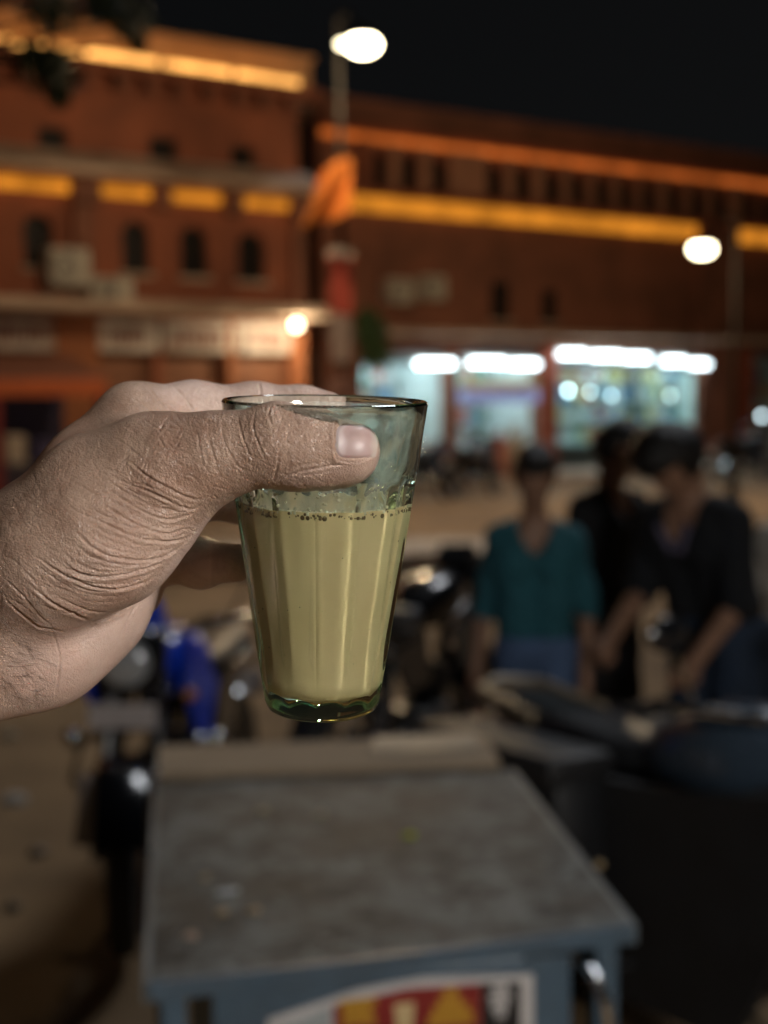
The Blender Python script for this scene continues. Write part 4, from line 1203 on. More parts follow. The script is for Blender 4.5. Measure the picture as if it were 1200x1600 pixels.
def person(label, loc, yaw, shirt, trousers, shoe, height=1.68, lean=0.0, head_pitch=25.0, head_yaw=0.0, armL=None, armR=None, sleeve=0.55, hair_vol=0.02, neck='v', legs=None, long_hem=0.0):
    """faces local -y; arms are (elbow, wrist) offsets from the shoulder"""
    k = height / 1.70
    t = empty('person', (loc[0], loc[1], 0), yaw)
    hip = np.array([0, 0.02, 0.92]) * k
    ln = R(lean)
    def tor(x, y, z):      # point on the torso, z measured above the hips, leaning forwards
        return hip + k * np.array([x, y * math.cos(ln) - z * math.sin(ln), z * math.cos(ln) + y * math.sin(ln)])
    shL, shR = tor(0.168, 0.005, 0.425), tor(-0.168, 0.005, 0.425)
    nk = tor(0, 0.01, 0.50)
    hp_ = R(head_pitch) + ln * 0.3
    hd = nk + k * np.array([0, -0.10 * math.sin(hp_) - 0.015, 0.02 + 0.155 * math.cos(hp_)])
    Rh = np.array(Matrix.Rotation(R(head_yaw), 3, 'Z') @ Matrix.Rotation(hp_, 3, 'X'))
    H = lambda x, y, z: hd + k * (Rh @ np.array([x, y, z]))
    armL = armL or ((0.08, 0.03, -0.28), (0.06, -0.08, -0.52)); armR = armR or ((-0.08, 0.03, -0.28), (-0.06, -0.08, -0.52))
    arms = []
    for sh, a in ((shL, armL), (shR, armR)): arms.append((sh, sh + k * np.array(a[0]), sh + k * np.array(a[1])))
    legs = legs or (((0.10, -0.01, 0.49), (0.11, 0.03, 0.09)), ((-0.10, -0.01, 0.49), (-0.11, 0.03, 0.09)))
    B = SDF()
    tors = lambda S, g: (S.chain([hip + [0.07 * k, 0, 0.0], tor(0.075, 0, 0.20), tor(0.085, -0.01, 0.36), tor(0.07, 0.005, 0.43)], [(0.098 + g) * k, (0.092 + g) * k, (0.102 + g) * k, (0.07 + g) * k], 0.03),
                         S.chain([hip - [0.07 * k, 0, 0.0], tor(-0.075, 0, 0.20), tor(-0.085, -0.01, 0.36), tor(-0.07, 0.005, 0.43)], [(0.098 + g) * k, (0.092 + g) * k, (0.102 + g) * k, (0.07 + g) * k], 0.03),
                         S.cone(shL, shR, (0.055 + g) * k, (0.055 + g) * k, 0.03))
    tors(B, 0)
    B.cone(tor(0, 0.0, 0.45), H(0, 0.02, -0.06), 0.058 * k, 0.054 * k, 0.05)
    B.cone(H(0, 0.015, 0.02), H(0, -0.005, 0.045), 0.088 * k, 0.086 * k, 0.02)
    B.cone(H(0, -0.03, -0.03), H(0, -0.045, -0.075), 0.066 * k, 0.038 * k, 0.03)
    B.cone(H(0, -0.088, 0.015), H(0, -0.100, -0.022), 0.010 * k, 0.013 * k, 0.012)          # nose
    B.cone(H(-0.03, -0.075, 0.035), H(0.03, -0.075, 0.035), 0.018 * k, 0.018 * k, 0.012)    # brow
    B.cone(H(-0.018, -0.092, -0.052), H(0.018, -0.092, -0.052), 0.009 * k, 0.009 * k, 0.008)  # lips
    for s in (-1, 1): B.cone(H(s * 0.085, 0.02, -0.02), H(s * 0.092, 0.025, 0.022), 0.010 * k, 0.016 * k, 0.008)
    for s, (sh, el, wr) in zip((1, -1), arms):
        B.chain([sh, el, wr], [0.050 * k, 0.040 * k, 0.028 * k], 0.02)
        d = wr - el; d = d / np.linalg.norm(d)
        pm = wr + d * 0.075 * k
        sd_ = np.cross(d, [1.0, 0, 0]) ; sd_ = sd_ / max(1e-6, np.linalg.norm(sd_))
        nrm = np.cross(d, sd_)
        B.cone(wr, pm, 0.026 * k, 0.034 * k, 0.015)
        for q, (off, ln_) in enumerate(((-0.027, 0.062), (-0.009, 0.076), (0.009, 0.072), (0.026, 0.055))):
            b0 = pm + sd_ * off * k; m1 = b0 + (d * 0.6 + nrm * 0.15 * s) * ln_ * k; m2 = m1 + (d * 0.4 + nrm * 0.4 * s) * ln_ * k * 0.8
            B.chain([b0, m1, m2], [0.0105 * k, 0.010 * k, 0.008 * k], 0.006)
        th0 = wr + d * 0.03 * k + sd_ * -0.025 * k
        B.chain([th0, th0 + (d * 0.03 - sd_ * 0.03) * k, th0 + (d * 0.065 - sd_ * 0.035) * k], [0.014 * k, 0.012 * k, 0.010 * k], 0.008)
    for (kn, an), s in zip(legs, (1, -1)):
        B.chain([hip + np.array([s * 0.09, 0, -0.03]) * k, np.array(kn) * k, np.array(an) * k], [0.088 * k, 0.055 * k, 0.036 * k], 0.04)
        B.cone(np.array(an) * k, np.array(an) * k + np.array([0, -0.13, -0.05]) * k, 0.036 * k, 0.026 * k, 0.02)
    lo, hi = B.bounds(0.03)
    body = link_mesh('body', sdf_mesh('body', B, lo, hi, 0.017, 1), skin_b, t, True)
    # shirt
    S = SDF(); tors(S, 0.012)
    if long_hem: S.cone(hip + [0.07 * k, 0, -long_hem], hip + [-0.07 * k, 0, -long_hem], 0.125 * k, 0.125 * k, 0.08)
    for sh, el, wr in arms:
        e = sh + (el - sh) * min(1, sleeve / 0.55); S.cone(sh, e, 0.062 * k, 0.062 * k, 0.015)
        if sleeve > 0.6: S.cone(el, el + (wr - el) * (sleeve - 0.55) / 0.45, 0.056 * k, 0.048 * k, 0.02)
    nkp = tor(0, -0.03, 0.50)
    nose = np.array([0, -1.0, 0.0])
    def shirt_f(P):
        d = S(P)
        fold = 0.0065 * np.sin(P[:, 2] * 46 + P[:, 0] * 22) * np.sin(P[:, 0] * 31 + 1.3 * P[:, 2] * 9)
        hem = (hip[2] - (0.06 + long_hem) * k) - P[:, 2]
        q = P - nkp; v = np.sqrt((q[:, 0] * 1.25) ** 2 + (q[:, 1] * 0.9) ** 2 + (q[:, 2] * 0.62) ** 2) - 0.085 * k
        return np.maximum(np.maximum(d + fold, hem), -v)
    lo, hi = S.bounds(0.03)
    V, Q = surface_nets(shirt_f, lo, hi, 0.016)
    link_mesh('shirt', subsurf(mesh_np('shirt', V, Q), 1), shirt, t, True)
    # trousers
    T = SDF(); T.cone(hip + [0.06 * k, 0, 0.03], hip + [-0.06 * k, 0, 0.03], 0.128 * k, 0.128 * k, 0.05)
    for (kn, an), s in zip(legs, (1, -1)):
        T.chain([hip + np.array([s * 0.09, 0, -0.03]) * k, np.array(kn) * k, np.array(an) * k], [0.104 * k, 0.078 * k, 0.066 * k], 0.03)
    def tr_f(P):
        return np.maximum(np.maximum(T(P) + 0.003 * np.sin(P[:, 2] * 40 + P[:, 0] * 15), (0.075 * k) - P[:, 2]), P[:, 2] - (hip[2] + 0.06 * k))
    lo, hi = T.bounds(0.03)
    V, Q = surface_nets(tr_f, lo, hi, 0.017)
    link_mesh('trousers', subsurf(mesh_np('trousers', V, Q), 1), trousers, t, True)
    # hair
    Hs = SDF(); Hs.cone(H(0, 0.02, 0.025), H(0, 0.0, 0.055), (0.090 + hair_vol) * k, (0.086 + hair_vol) * k, 0.02)
    Hs.cone(H(-0.03, -0.06, 0.105), H(0.03, -0.065, 0.10), 0.03 * k + hair_vol * 0.4, 0.028 * k + hair_vol * 0.4, 0.03)
    Rt = Rh.T
    def hair_f(P):
        q = (P - hd) @ Rt.T / k
        cut = np.maximum(-(q[:, 2] + 0.035 - 0.0), 0)      # nape
        facecut = np.minimum(-(q[:, 1] + 0.035), 0.055 - q[:, 2])   # keep the face free
        d = Hs(P) + 0.0016 * np.sin(q[:, 0] * 160) * np.sin(q[:, 1] * 130 + q[:, 2] * 90)
        return np.maximum(np.maximum(d, -(q[:, 2] + 0.045)), facecut)
    lo, hi = Hs.bounds(0.02)
    V, Q = surface_nets(hair_f, lo, hi, 0.009)
    link_mesh('hair', subsurf(mesh_np('hair', V, Q), 1), hair_b, t, True)
    for s in (-1, 1): MB().ball(H(s * 0.032, -0.080, 0.010), 0.0105 * k, 10).build('eye', eye_w, body, True)
    for (kn, an), s in zip(legs, (1, -1)):
        a = np.array(an) * k
        m = MB(); vs = []; fs = []
        prof = [(0.075, 0.030, 0.075), (0.05, 0.040, 0.10), (0.0, 0.042, 0.11), (-0.06, 0.044, 0.075), (-0.13, 0.047, 0.055), (-0.19, 0.040, 0.045), (-0.215, 0.020, 0.03)]
        n = 12
        for y, w_, h_ in prof:
            for q in range(n):
                an_ = 2 * math.pi * q / n
                vs.append((a[0] + w_ * math.cos(an_) * k, a[1] + y * k, max(0.002, h_ * 0.5 * k + h_ * 0.5 * math.sin(an_) * k)))
        for i in range(len(prof) - 1):
            for q in range(n): fs.append((i * n + q, i * n + (q + 1) % n, (i + 1) * n + (q + 1) % n, (i + 1) * n + q))
        fs.append(tuple(range(n))); fs.append(tuple((len(prof) - 1) * n + q for q in range(n)))
        m.add(vs, fs); m.build('shoe', shoe, t, True)
    tag(t, label, 'person')
    return t, tor, k


teal = mat('teal_cotton', (0.024, 0.125, 0.16), 0.85, var=0.15, vscale=5, bump=0.15, bscale=300)
jeans = mat('blue_denim', (0.10, 0.17, 0.33), 0.85, var=0.2, vscale=12, bump=0.2, bscale=400)
blackc = mat('black_cotton', (0.012, 0.012, 0.014), 0.9, var=0.2, vscale=6)
navyc = mat('dark_navy_cotton', (0.010, 0.012, 0.016), 0.9, var=0.2, vscale=6)
darkj = mat('dark_denim', (0.025, 0.045, 0.085), 0.85, var=0.2, vscale=12)
palec = mat('pale_cotton', (0.50, 0.47, 0.42), 0.85, var=0.1)
shoe_b = mat('black_leather', (0.02, 0.018, 0.016), 0.4)
shoe_t = mat('tan_sandal', (0.22, 0.15, 0.10), 0.6)
pt = at_y(836, 900, 4.55)
person('person in a teal V-neck T-shirt and blue jeans looking down', (pt.x, pt.y), R(-8), teal, jeans, shoe_b, 1.58, 2, 22, 8,
       armL=((0.07, 0.04, -0.27), (0.06, -0.05, -0.50)), armR=((-0.07, 0.05, -0.27), (-0.10, -0.04, -0.49)), hair_vol=0.010)[0].scale = (0.84, 0.92, 1.0)
pt = at_y(950, 900, 5.4)
person('person in black behind the other two, face turned away right', (pt.x, pt.y), R(40), blackc, blackc, shoe_b, 1.64, 4, 18, 10,
       armL=((0.04, -0.08, -0.26), (-0.02, -0.26, -0.40)), hair_vol=0.018)
pt = at_y(1118, 900, 4.5)
tp, tor3, k3 = person('person in a dark navy shirt with thick black hair bending his head', (pt.x, pt.y), R(-52), navyc, darkj, shoe_t, 1.72, 20, 44, -8,
       armL=((0.05, -0.05, -0.27), (0.03, -0.22, -0.42)), armR=((-0.03, -0.04, -0.27), (0.0, -0.22, -0.40)), hair_vol=0.026)
MB().tube([tor3(-0.07, -0.105, 0.44), tor3(-0.02, -0.12, 0.36), tor3(0.02, -0.12, 0.36), tor3(0.06, -0.10, 0.45)], [0.01, 0.014, 0.014, 0.01], 10).build('inner_collar', mat('lilac_cotton', (0.16, 0.14, 0.22), 0.8), tp, True)
pt = at_y(1262, 900, 5.0)
person('person in a pale shirt half cut off by the right edge', (pt.x, pt.y), R(-20), palec, darkj, shoe_b, 1.52, 5, 20, 0, hair_vol=0.02)
# ------------------------------------------------------------------ the stall lamp that lights the hand
def stall_lamp(loc):
    t = empty('stall_lamp', (loc[0], loc[1], 0))
    steel = mat('lamp_steel', (0.25, 0.26, 0.27), 0.45, 0.8)
    mb = MB(); mb.cyl((0.35, -0.1, 0), (0.35, -0.1, loc[2] + 0.35), 0.025); mb.cyl((0.35, -0.1, 0), (0.35, -0.1, 0.03), 0.16, n=24)
    mb.build('pole', steel, t, True)
    MB().tube([(0.35, -0.1, loc[2] + 0.33), (0.2, -0.06, loc[2] + 0.36), (0, 0, loc[2] + 0.33)], 0.012).build('arm', steel, t, True)
    MB().tube([(0, 0, loc[2] + 0.33), (0, 0, loc[2] + 0.14)], 0.004).build('cord', mat('black_rubber', (0.02, 0.02, 0.02), 0.6), t, True)
    MB().lathe([(0.0, loc[2] + 0.15), (0.05, loc[2] + 0.145), (0.16, loc[2] + 0.115), (0.165, loc[2] + 0.11), (0.155, loc[2] + 0.113), (0.045, loc[2] + 0.138), (0, loc[2] + 0.14)], 28).build('lamp_shade', mat('lamp_enamel', (0.7, 0.7, 0.68), 0.3), t, True)
    L = bpy.data.lights.new('stall_lamp_light', 'POINT')
    L.energy = KEY_W; L.shadow_soft_size = 0.22; L.color = (1.0, 0.96, 0.90)
    o = bpy.data.objects.new('bulb', L); COL.objects.link(o); o.parent = t; o.location = (0, 0, loc[2])
    return tag(t, 'bare bulb under an enamel shade on a pole behind the viewer', 'lamp')


KEY_W = 165.0
stall_lamp((1.10, -0.95, 2.35))
# ------------------------------------------------------------------ tea glass
GLASS_D = 0.394


def glass_material():
    m = bpy.data.materials.new('green_tinted_glass'); m.use_nodes = True
    t = m.node_tree; N = t.nodes; L = t.links
    N.clear()
    out = N.new('ShaderNodeOutputMaterial')
    g = N.new('ShaderNodeBsdfGlass'); g.inputs['Roughness'].default_value = 0.0; g.inputs['IOR'].default_value = 1.5
    g.inputs['Color'].default_value = (0.97, 1.0, 0.985, 1)
    tc = N.new('ShaderNodeTexCoord')
    nz = N.new('ShaderNodeTexNoise'); nz.inputs['Scale'].default_value = 90; nz.inputs['Detail'].default_value = 2
    L.new(tc.outputs['Object'], nz.inputs['Vector'])
    b = N.new('ShaderNodeBump'); b.inputs['Strength'].default_value = 0.10; b.inputs['Distance'].default_value = 0.0012
    L.new(nz.outputs['Fac'], b.inputs['Height']); L.new(b.outputs[0], g.inputs['Normal'])
    va = N.new('ShaderNodeVolumeAbsorption'); va.inputs['Color'].default_value = (0.25, 0.86, 0.62, 1); va.inputs['Density'].default_value = 24
    L.new(g.outputs[0], out.inputs['Surface']); L.new(va.outputs[0], out.inputs['Volume'])
    return m


gt = C(511.0, 625, GLASS_D)
gb = C(503.5, 1105, GLASS_D)
g_axis = (gt - gb)
GH = g_axis.length
g_axis.normalize()
# the glass leans a little across the view and a few degrees towards the drinker
g_axis = Vector((g_axis.x, -math.sin(R(3.2)), g_axis.z)).normalized()
GROT = Vector((0, 0, 1)).rotation_difference(g_axis)
R_TOP, R_BOT = 0.0308, 0.0172
NF = 13
PH0 = R(-3.1)


def outer_r(z):
    return R_BOT + (R_TOP - R_BOT) * (z / GH)


def in_flute(th, z):
    """inner flutes added to put vertical shading bands on the tea"""
    ph = ((th - PH0) / (2 * math.pi / NF)) % 1.0 - 0.5
    c = 1 - (2 * abs(ph)) ** 2.0
    w = min(1, max(0, (GH * 0.745 - z) / 0.004)) * min(1, max(0, z - 0.010) / 0.012)
    return 0.00075 * c * w  # shape made up so the tea surface shades panel by panel


def build_glass():
    n = NF * 20
    prof = []          # (z, r, flute) from the foot centre, up outside, over the rim, down inside
    zs = [0.0, 0.0006, 0.0016, 0.003] + list(np.linspace(0.0045, GH - 0.0045, 64)) + [GH - 0.003, GH - 0.0018]
    prof.append((0.0012, 0.0, 0)); prof.append((0.0012, R_BOT * 0.55, 0)); prof.append((0.0, R_BOT * 0.7, 0)); prof.append((0.0, R_BOT - 0.0016, 0))
    for z in zs[1:]:
        r = outer_r(z)
        if z < 0.003: r -= 0.0012 * (1 - z / 0.003) ** 2
        prof.append((z, r, 1))
    wt = 0.0021
    for a in np.linspace(20, 160, 6):
        prof.append((GH - 0.0013 + math.sin(R(a)) * 0.0012, outer_r(GH) - wt / 2 + math.cos(R(a)) * wt / 2, 0))
    zi = list(np.linspace(GH - 0.003, 0.0125, 40))
    for z in zi:
        prof.append((z, inner_r(z), 0))
    for z, r in inner_bottom(): prof.append((z, r, 0))
    vs = []
    arch = GH * 0.755
    for z, r, fl in prof:
        for k in range(n):
            th = 2 * math.pi * k / n
            rr = r
            if fl:
                ph = ((th - PH0) / (2 * math.pi / NF)) % 1.0 - 0.5
                c = 1 - (2 * abs(ph)) ** 2.0
                za = arch + 0.0035 * c - 0.0035
                w = min(1, max(0, (za + 0.0016 - z) / 0.0032)); w = w * w * (3 - 2 * w)
                w *= min(1, max(0, z - 0.004) / 0.016)
                rr = r + 0.0004 * w - 0.0021 * c * w
                # the collar above the flutes stands a little proud
                rr += 0.0004 * (1 - w) * min(1, max(0, (z - arch + 0.008) / 0.008)) * max(0, 1 - (z - arch) / 0.012)
            elif z > 0.008 and r > 0.008: rr = r - in_flute(th, z)
            a = th - math.pi / 2
            vs.append((rr * math.cos(a), rr * math.sin(a), z))
    m = len(prof)
    fs = []
    for i in range(m - 1):
        for k in range(n):
            k2 = (k + 1) % n
            fs.append((i * n + k, i * n + k2, (i + 1) * n + k2, (i + 1) * n + k))
    me = bpy.data.meshes.new('tea_glass')
    me.from_pydata(vs, [], fs)
    bm = bmesh.new(); bm.from_mesh(me)
    bmesh.ops.remove_doubles(bm, verts=bm.verts, dist=1e-6)
    bmesh.ops.recalc_face_normals(bm, faces=bm.faces)
    bm.to_mesh(me); bm.free()
    o = link_mesh('tea_glass', me, glass_material(), None, True, 24)
    o.location = gb
    o.rotation_mode = 'QUATERNION'; o.rotation_quaternion = GROT
    tag(o, 'small fluted green-tinted tea glass held between thumb and fingers', 'glass')
    return o


def inner_r(z):
    u = min(1.0, max(0.0, (GH * 0.80 - z) / (GH * 0.14))); u = u * u * (3 - 2 * u)
    return outer_r(z) - 0.0022 - 0.0014 * u


Z_FLOOR = 0.0056


def inner_bottom():
    out = []
    r0 = inner_r(0.0125)
    for a in np.linspace(8, 90, 8):
        out.append((0.0125 - math.sin(R(a)) * (0.0125 - Z_FLOOR), r0 - (1 - math.cos(R(a))) * 0.0062))
    out.append((Z_FLOOR - 0.0003, (r0 - 0.0062) * 0.5)); out.append((Z_FLOOR - 0.0004, 0.0))
    return out


Z_TEA = (C(509, 780, GLASS_D) - gb).dot(g_axis)


def build_tea():
    n = 128
    E_ = 0.00012
    prof = [(Z_TEA - 0.0002, 0.0), (Z_TEA - 0.0002, inner_r(Z_TEA) * 0.8), (Z_TEA, inner_r(Z_TEA) - 0.0012), (Z_TEA + 0.0005, inner_r(Z_TEA) + E_)]
    for z in np.linspace(Z_TEA - 0.001, 0.0125, 30): prof.append((z, inner_r(z) + E_))
    for z, r in inner_bottom(): prof.append((z - E_, r + E_ if r > 0 else 0))
    mb = MB(); vs = []; fs = []; n = NF * 14
    for z, r in prof:
        for q in range(n):
            th = 2 * math.pi * q / n; a = th - math.pi / 2
            rr = r - (in_flute(th, z) if r > 0.008 else 0)
            vs.append((rr * math.cos(a), rr * math.sin(a), z))
    for i in range(len(prof) - 1):
        for q in range(n): fs.append((i * n + q, i * n + (q + 1) % n, (i + 1) * n + (q + 1) % n, (i + 1) * n + q))
    mb.add(vs, fs)
    m = bpy.data.materials.new('milky_tea'); m.use_nodes = True
    t = m.node_tree; N = t.nodes; L = t.links; p = N['Principled BSDF']
    tc = N.new('ShaderNodeTexCoord'); nz = N.new('ShaderNodeTexNoise'); nz.inputs['Scale'].default_value = 45; nz.inputs['Detail'].default_value = 4
    L.new(tc.outputs['Object'], nz.inputs['Vector'])
    cr = N.new('ShaderNodeValToRGB'); cr.color_ramp.elements[0].position = 0.3; cr.color_ramp.elements[1].position = 0.7
    cr.color_ramp.elements[0].color = (0.75, 0.55, 0.275, 1); cr.color_ramp.elements[1].color = (0.81, 0.61, 0.33, 1)
    L.new(nz.outputs['Fac'], cr.inputs[0]); L.new(cr.outputs[0], p.inputs['Base Color'])
    p.inputs['Roughness'].default_value = 0.35
    tea = mb.build('tea', m, None, True, 60)
    tea.location = gb; tea.rotation_mode = 'QUATERNION'; tea.rotation_quaternion = GROT
    tag(tea, 'milky brown tea filling the fluted glass to three fifths', 'tea')
    # foam bubbles clinging to the rim of the tea
    foam = mat('foam', (0.72, 0.64, 0.45), 0.25, var=0.1, vscale=300)
    dark = mat('bubble_hollow', (0.16, 0.10, 0.045), 0.2, var=0.1, vscale=300)
    fb = MB(); db = MB()
    for i in range(150):
        a = random.uniform(0, 2 * math.pi)
        r = random.choice([0.0002, 0.00026, 0.00035, 0.0005])
        z = Z_TEA - random.uniform(0.0, 0.0016)
        rr = inner_r(z) + 0.0001 - in_flute(a + math.pi / 2, z)
        db.ball((rr * math.cos(a), rr * math.sin(a), z), (r, r, r), 8)
    for i in range(26):
        a = random.uniform(0, 2 * math.pi); r = random.uniform(0.0005, 0.00085)
        z = Z_TEA - random.uniform(0.0008, 0.0016)
        rr = inner_r(z) - 0.0001 - in_flute(a + math.pi / 2, z)
        db.ball((rr * math.cos(a), rr * math.sin(a), z), r, 10)
    for i in range(60):
        a = random.uniform(-math.pi, 0); r = random.uniform(0.00025, 0.0007)
        z = Z_TEA + random.uniform(0.001, 0.0085)
        rr = inner_r(z)
        fb.ball((rr * math.cos(a), rr * math.sin(a), z), r, 8)
    for i in range(240):
        a = random.uniform(0, 2 * math.pi); r = random.uniform(0.0002, 0.0008)
        rr = inner_r(Z_TEA) - 0.0005 - abs(random.gauss(0, 0.0018))
        fb.ball((rr * math.cos(a), rr * math.sin(a), Z_TEA + 0.0001), r, 8)
    for i in range(16):      # specks of spice against the glass
        a = random.uniform(-math.pi, 0); r = random.uniform(0.00012, 0.00028)
        z = random.uniform(0.014, Z_TEA - 0.006); rr = inner_r(z) + 0.0002 - in_flute(a + math.pi / 2, z)
        db.ball((rr * math.cos(a), rr * math.sin(a), z), r, 6)
    tag(fb.build('foam', foam, tea, True), kind='stuff')
    tag(db.build('bubble', dark, tea, True), kind='stuff')
    return tea


def build_film(tea):
    # milky film left on the inside above the tea
    prof = []
    for z in np.linspace(Z_TEA + 0.0008, GH - 0.0022, 24): prof.append((inner_r(z) - 0.00095, z))
    for z in np.linspace(GH - 0.0022, Z_TEA + 0.0008, 24): prof.append((inner_r(z) - 0.00105, z))
    m = bpy.data.materials.new('milk_film'); m.use_nodes = True
    t = m.node_tree; N = t.nodes; L = t.links; N.clear()
    out = N.new('ShaderNodeOutputMaterial'); mx = N.new('ShaderNodeMixShader'); tr = N.new('ShaderNodeBsdfTransparent'); df = N.new('ShaderNodeBsdfDiffuse')
    df.inputs[0].default_value = (0.62, 0.66, 0.60, 1)
    tc = N.new('ShaderNodeTexCoord'); mp = N.new('ShaderNodeMapping'); mp.inputs['Scale'].default_value = (1, 1, 0.35); nz = N.new('ShaderNodeTexNoise'); nz.inputs['Scale'].default_value = 170; nz.inputs['Detail'].default_value = 5
    L.new(tc.outputs['Object'], mp.inputs[0]); L.new(mp.outputs[0], nz.inputs['Vector'])
    mr = N.new('ShaderNodeMapRange'); mr.inputs[1].default_value = 0.35; mr.inputs[2].default_value = 0.7; mr.inputs[3].default_value = 0.03; mr.inputs[4].default_value = 0.34
    L.new(nz.outputs['Fac'], mr.inputs[0]); L.new(mr.outputs[0], mx.inputs[0]); L.new(tr.outputs[0], mx.inputs[1]); L.new(df.outputs[0], mx.inputs[2]); L.new(mx.outputs[0], out.inputs[0])
    mb = MB(); mb.lathe(prof, 96, None, True)
    return mb.build('milk_film', m, tea, True)


tea_glass = build_glass()
tea = build_tea()
build_film(tea)
# ------------------------------------------------------------------ hand holding the glass
def skin_material():
    m = bpy.data.materials.new('skin'); m.use_nodes = True
    t = m.node_tree; N = t.nodes; L = t.links; p = N['Principled BSDF']
    at = N.new('ShaderNodeAttribute'); at.attribute_name = 'palmar'
    tc = N.new('ShaderNodeTexCoord')
    n1 = N.new('ShaderNodeTexNoise'); n1.inputs['Scale'].default_value = 110; n1.inputs['Detail'].default_value = 9; n1.inputs['Roughness'].default_value = 0.78
    n2 = N.new('ShaderNodeTexNoise'); n2.inputs['Scale'].default_value = 900; n2.inputs['Detail'].default_value = 3
    vo = N.new('ShaderNodeTexVoronoi'); vo.feature = 'DISTANCE_TO_EDGE'; vo.inputs['Scale'].default_value = 1300
    for x in (n1, n2, vo): L.new(tc.outputs['Object'], x.inputs['Vector'])
    c1 = N.new('ShaderNodeValToRGB'); c1.color_ramp.elements[0].position = 0.32; c1.color_ramp.elements[1].position = 0.72
    c1.color_ramp.elements[0].color = (0.250, 0.152, 0.108, 1); c1.color_ramp.elements[1].color = (0.425, 0.295, 0.222, 1)
    c2 = N.new('ShaderNodeValToRGB'); c2.color_ramp.elements[0].position = 0.32; c2.color_ramp.elements[1].position = 0.72
    c2.color_ramp.elements[0].color = (0.44, 0.305, 0.250, 1); c2.color_ramp.elements[1].color = (0.55, 0.405, 0.345, 1)
    L.new(n1.outputs['Fac'], c1.inputs[0]); L.new(n1.outputs['Fac'], c2.inputs[0])
    mx = N.new('ShaderNodeMix'); mx.data_type = 'RGBA'
    L.new(at.outputs['Fac'], mx.inputs[0]); L.new(c1.outputs[0], mx.inputs[6]); L.new(c2.outputs[0], mx.inputs[7])
    n3 = N.new('ShaderNodeTexNoise'); n3.inputs['Scale'].default_value = 38; n3.inputs['Detail'].default_value = 4
    L.new(tc.outputs['Object'], n3.inputs['Vector'])
    r3 = N.new('ShaderNodeMapRange'); r3.inputs[1].default_value = 0.48; r3.inputs[2].default_value = 0.68; r3.inputs[4].default_value = 0.35
    L.new(n3.outputs['Fac'], r3.inputs[0])
    m3 = N.new('ShaderNodeMix'); m3.data_type = 'RGBA'; m3.blend_type = 'MULTIPLY'
    L.new(r3.outputs[0], m3.inputs[0]); L.new(mx.outputs[2], m3.inputs[6]); m3.inputs[7].default_value = (1.0, 0.78, 0.72, 1)
    L.new(m3.outputs[2], p.inputs['Base Color'])
    p.inputs['Roughness'].default_value = 0.33
    p.inputs['Specular IOR Level'].default_value = 0.45
    p.inputs['Subsurface Weight'].default_value = 0.10
    p.inputs['Subsurface Radius'].default_value = (1.0, 0.35, 0.18)
    p.inputs['Subsurface Scale'].default_value = 0.0022
    ad = N.new('ShaderNodeMath'); ad.operation = 'ADD'
    ml = N.new('ShaderNodeMath'); ml.operation = 'MULTIPLY'; ml.inputs[1].default_value = 2.5
    cl = N.new('ShaderNodeMath'); cl.operation = 'MINIMUM'; cl.inputs[1].default_value = 0.25
    L.new(vo.outputs['Distance'], cl.inputs[0]); L.new(cl.outputs[0], ml.inputs[0])
    L.new(ml.outputs[0], ad.inputs[0]); L.new(n2.outputs['Fac'], ad.inputs[1])
    b = N.new('ShaderNodeBump'); b.inputs['Strength'].default_value = 0.9; b.inputs['Distance'].default_value = 0.0002
    L.new(ad.outputs[0], b.inputs['Height']); L.new(b.outputs[0], p.inputs['Normal'])
    return m


def hp(px, py, d):           # d in mm
    return np.array(C(px, py, d / 1000.0))


def hr(rpx, d): return rpx * d / FPX / 1000.0


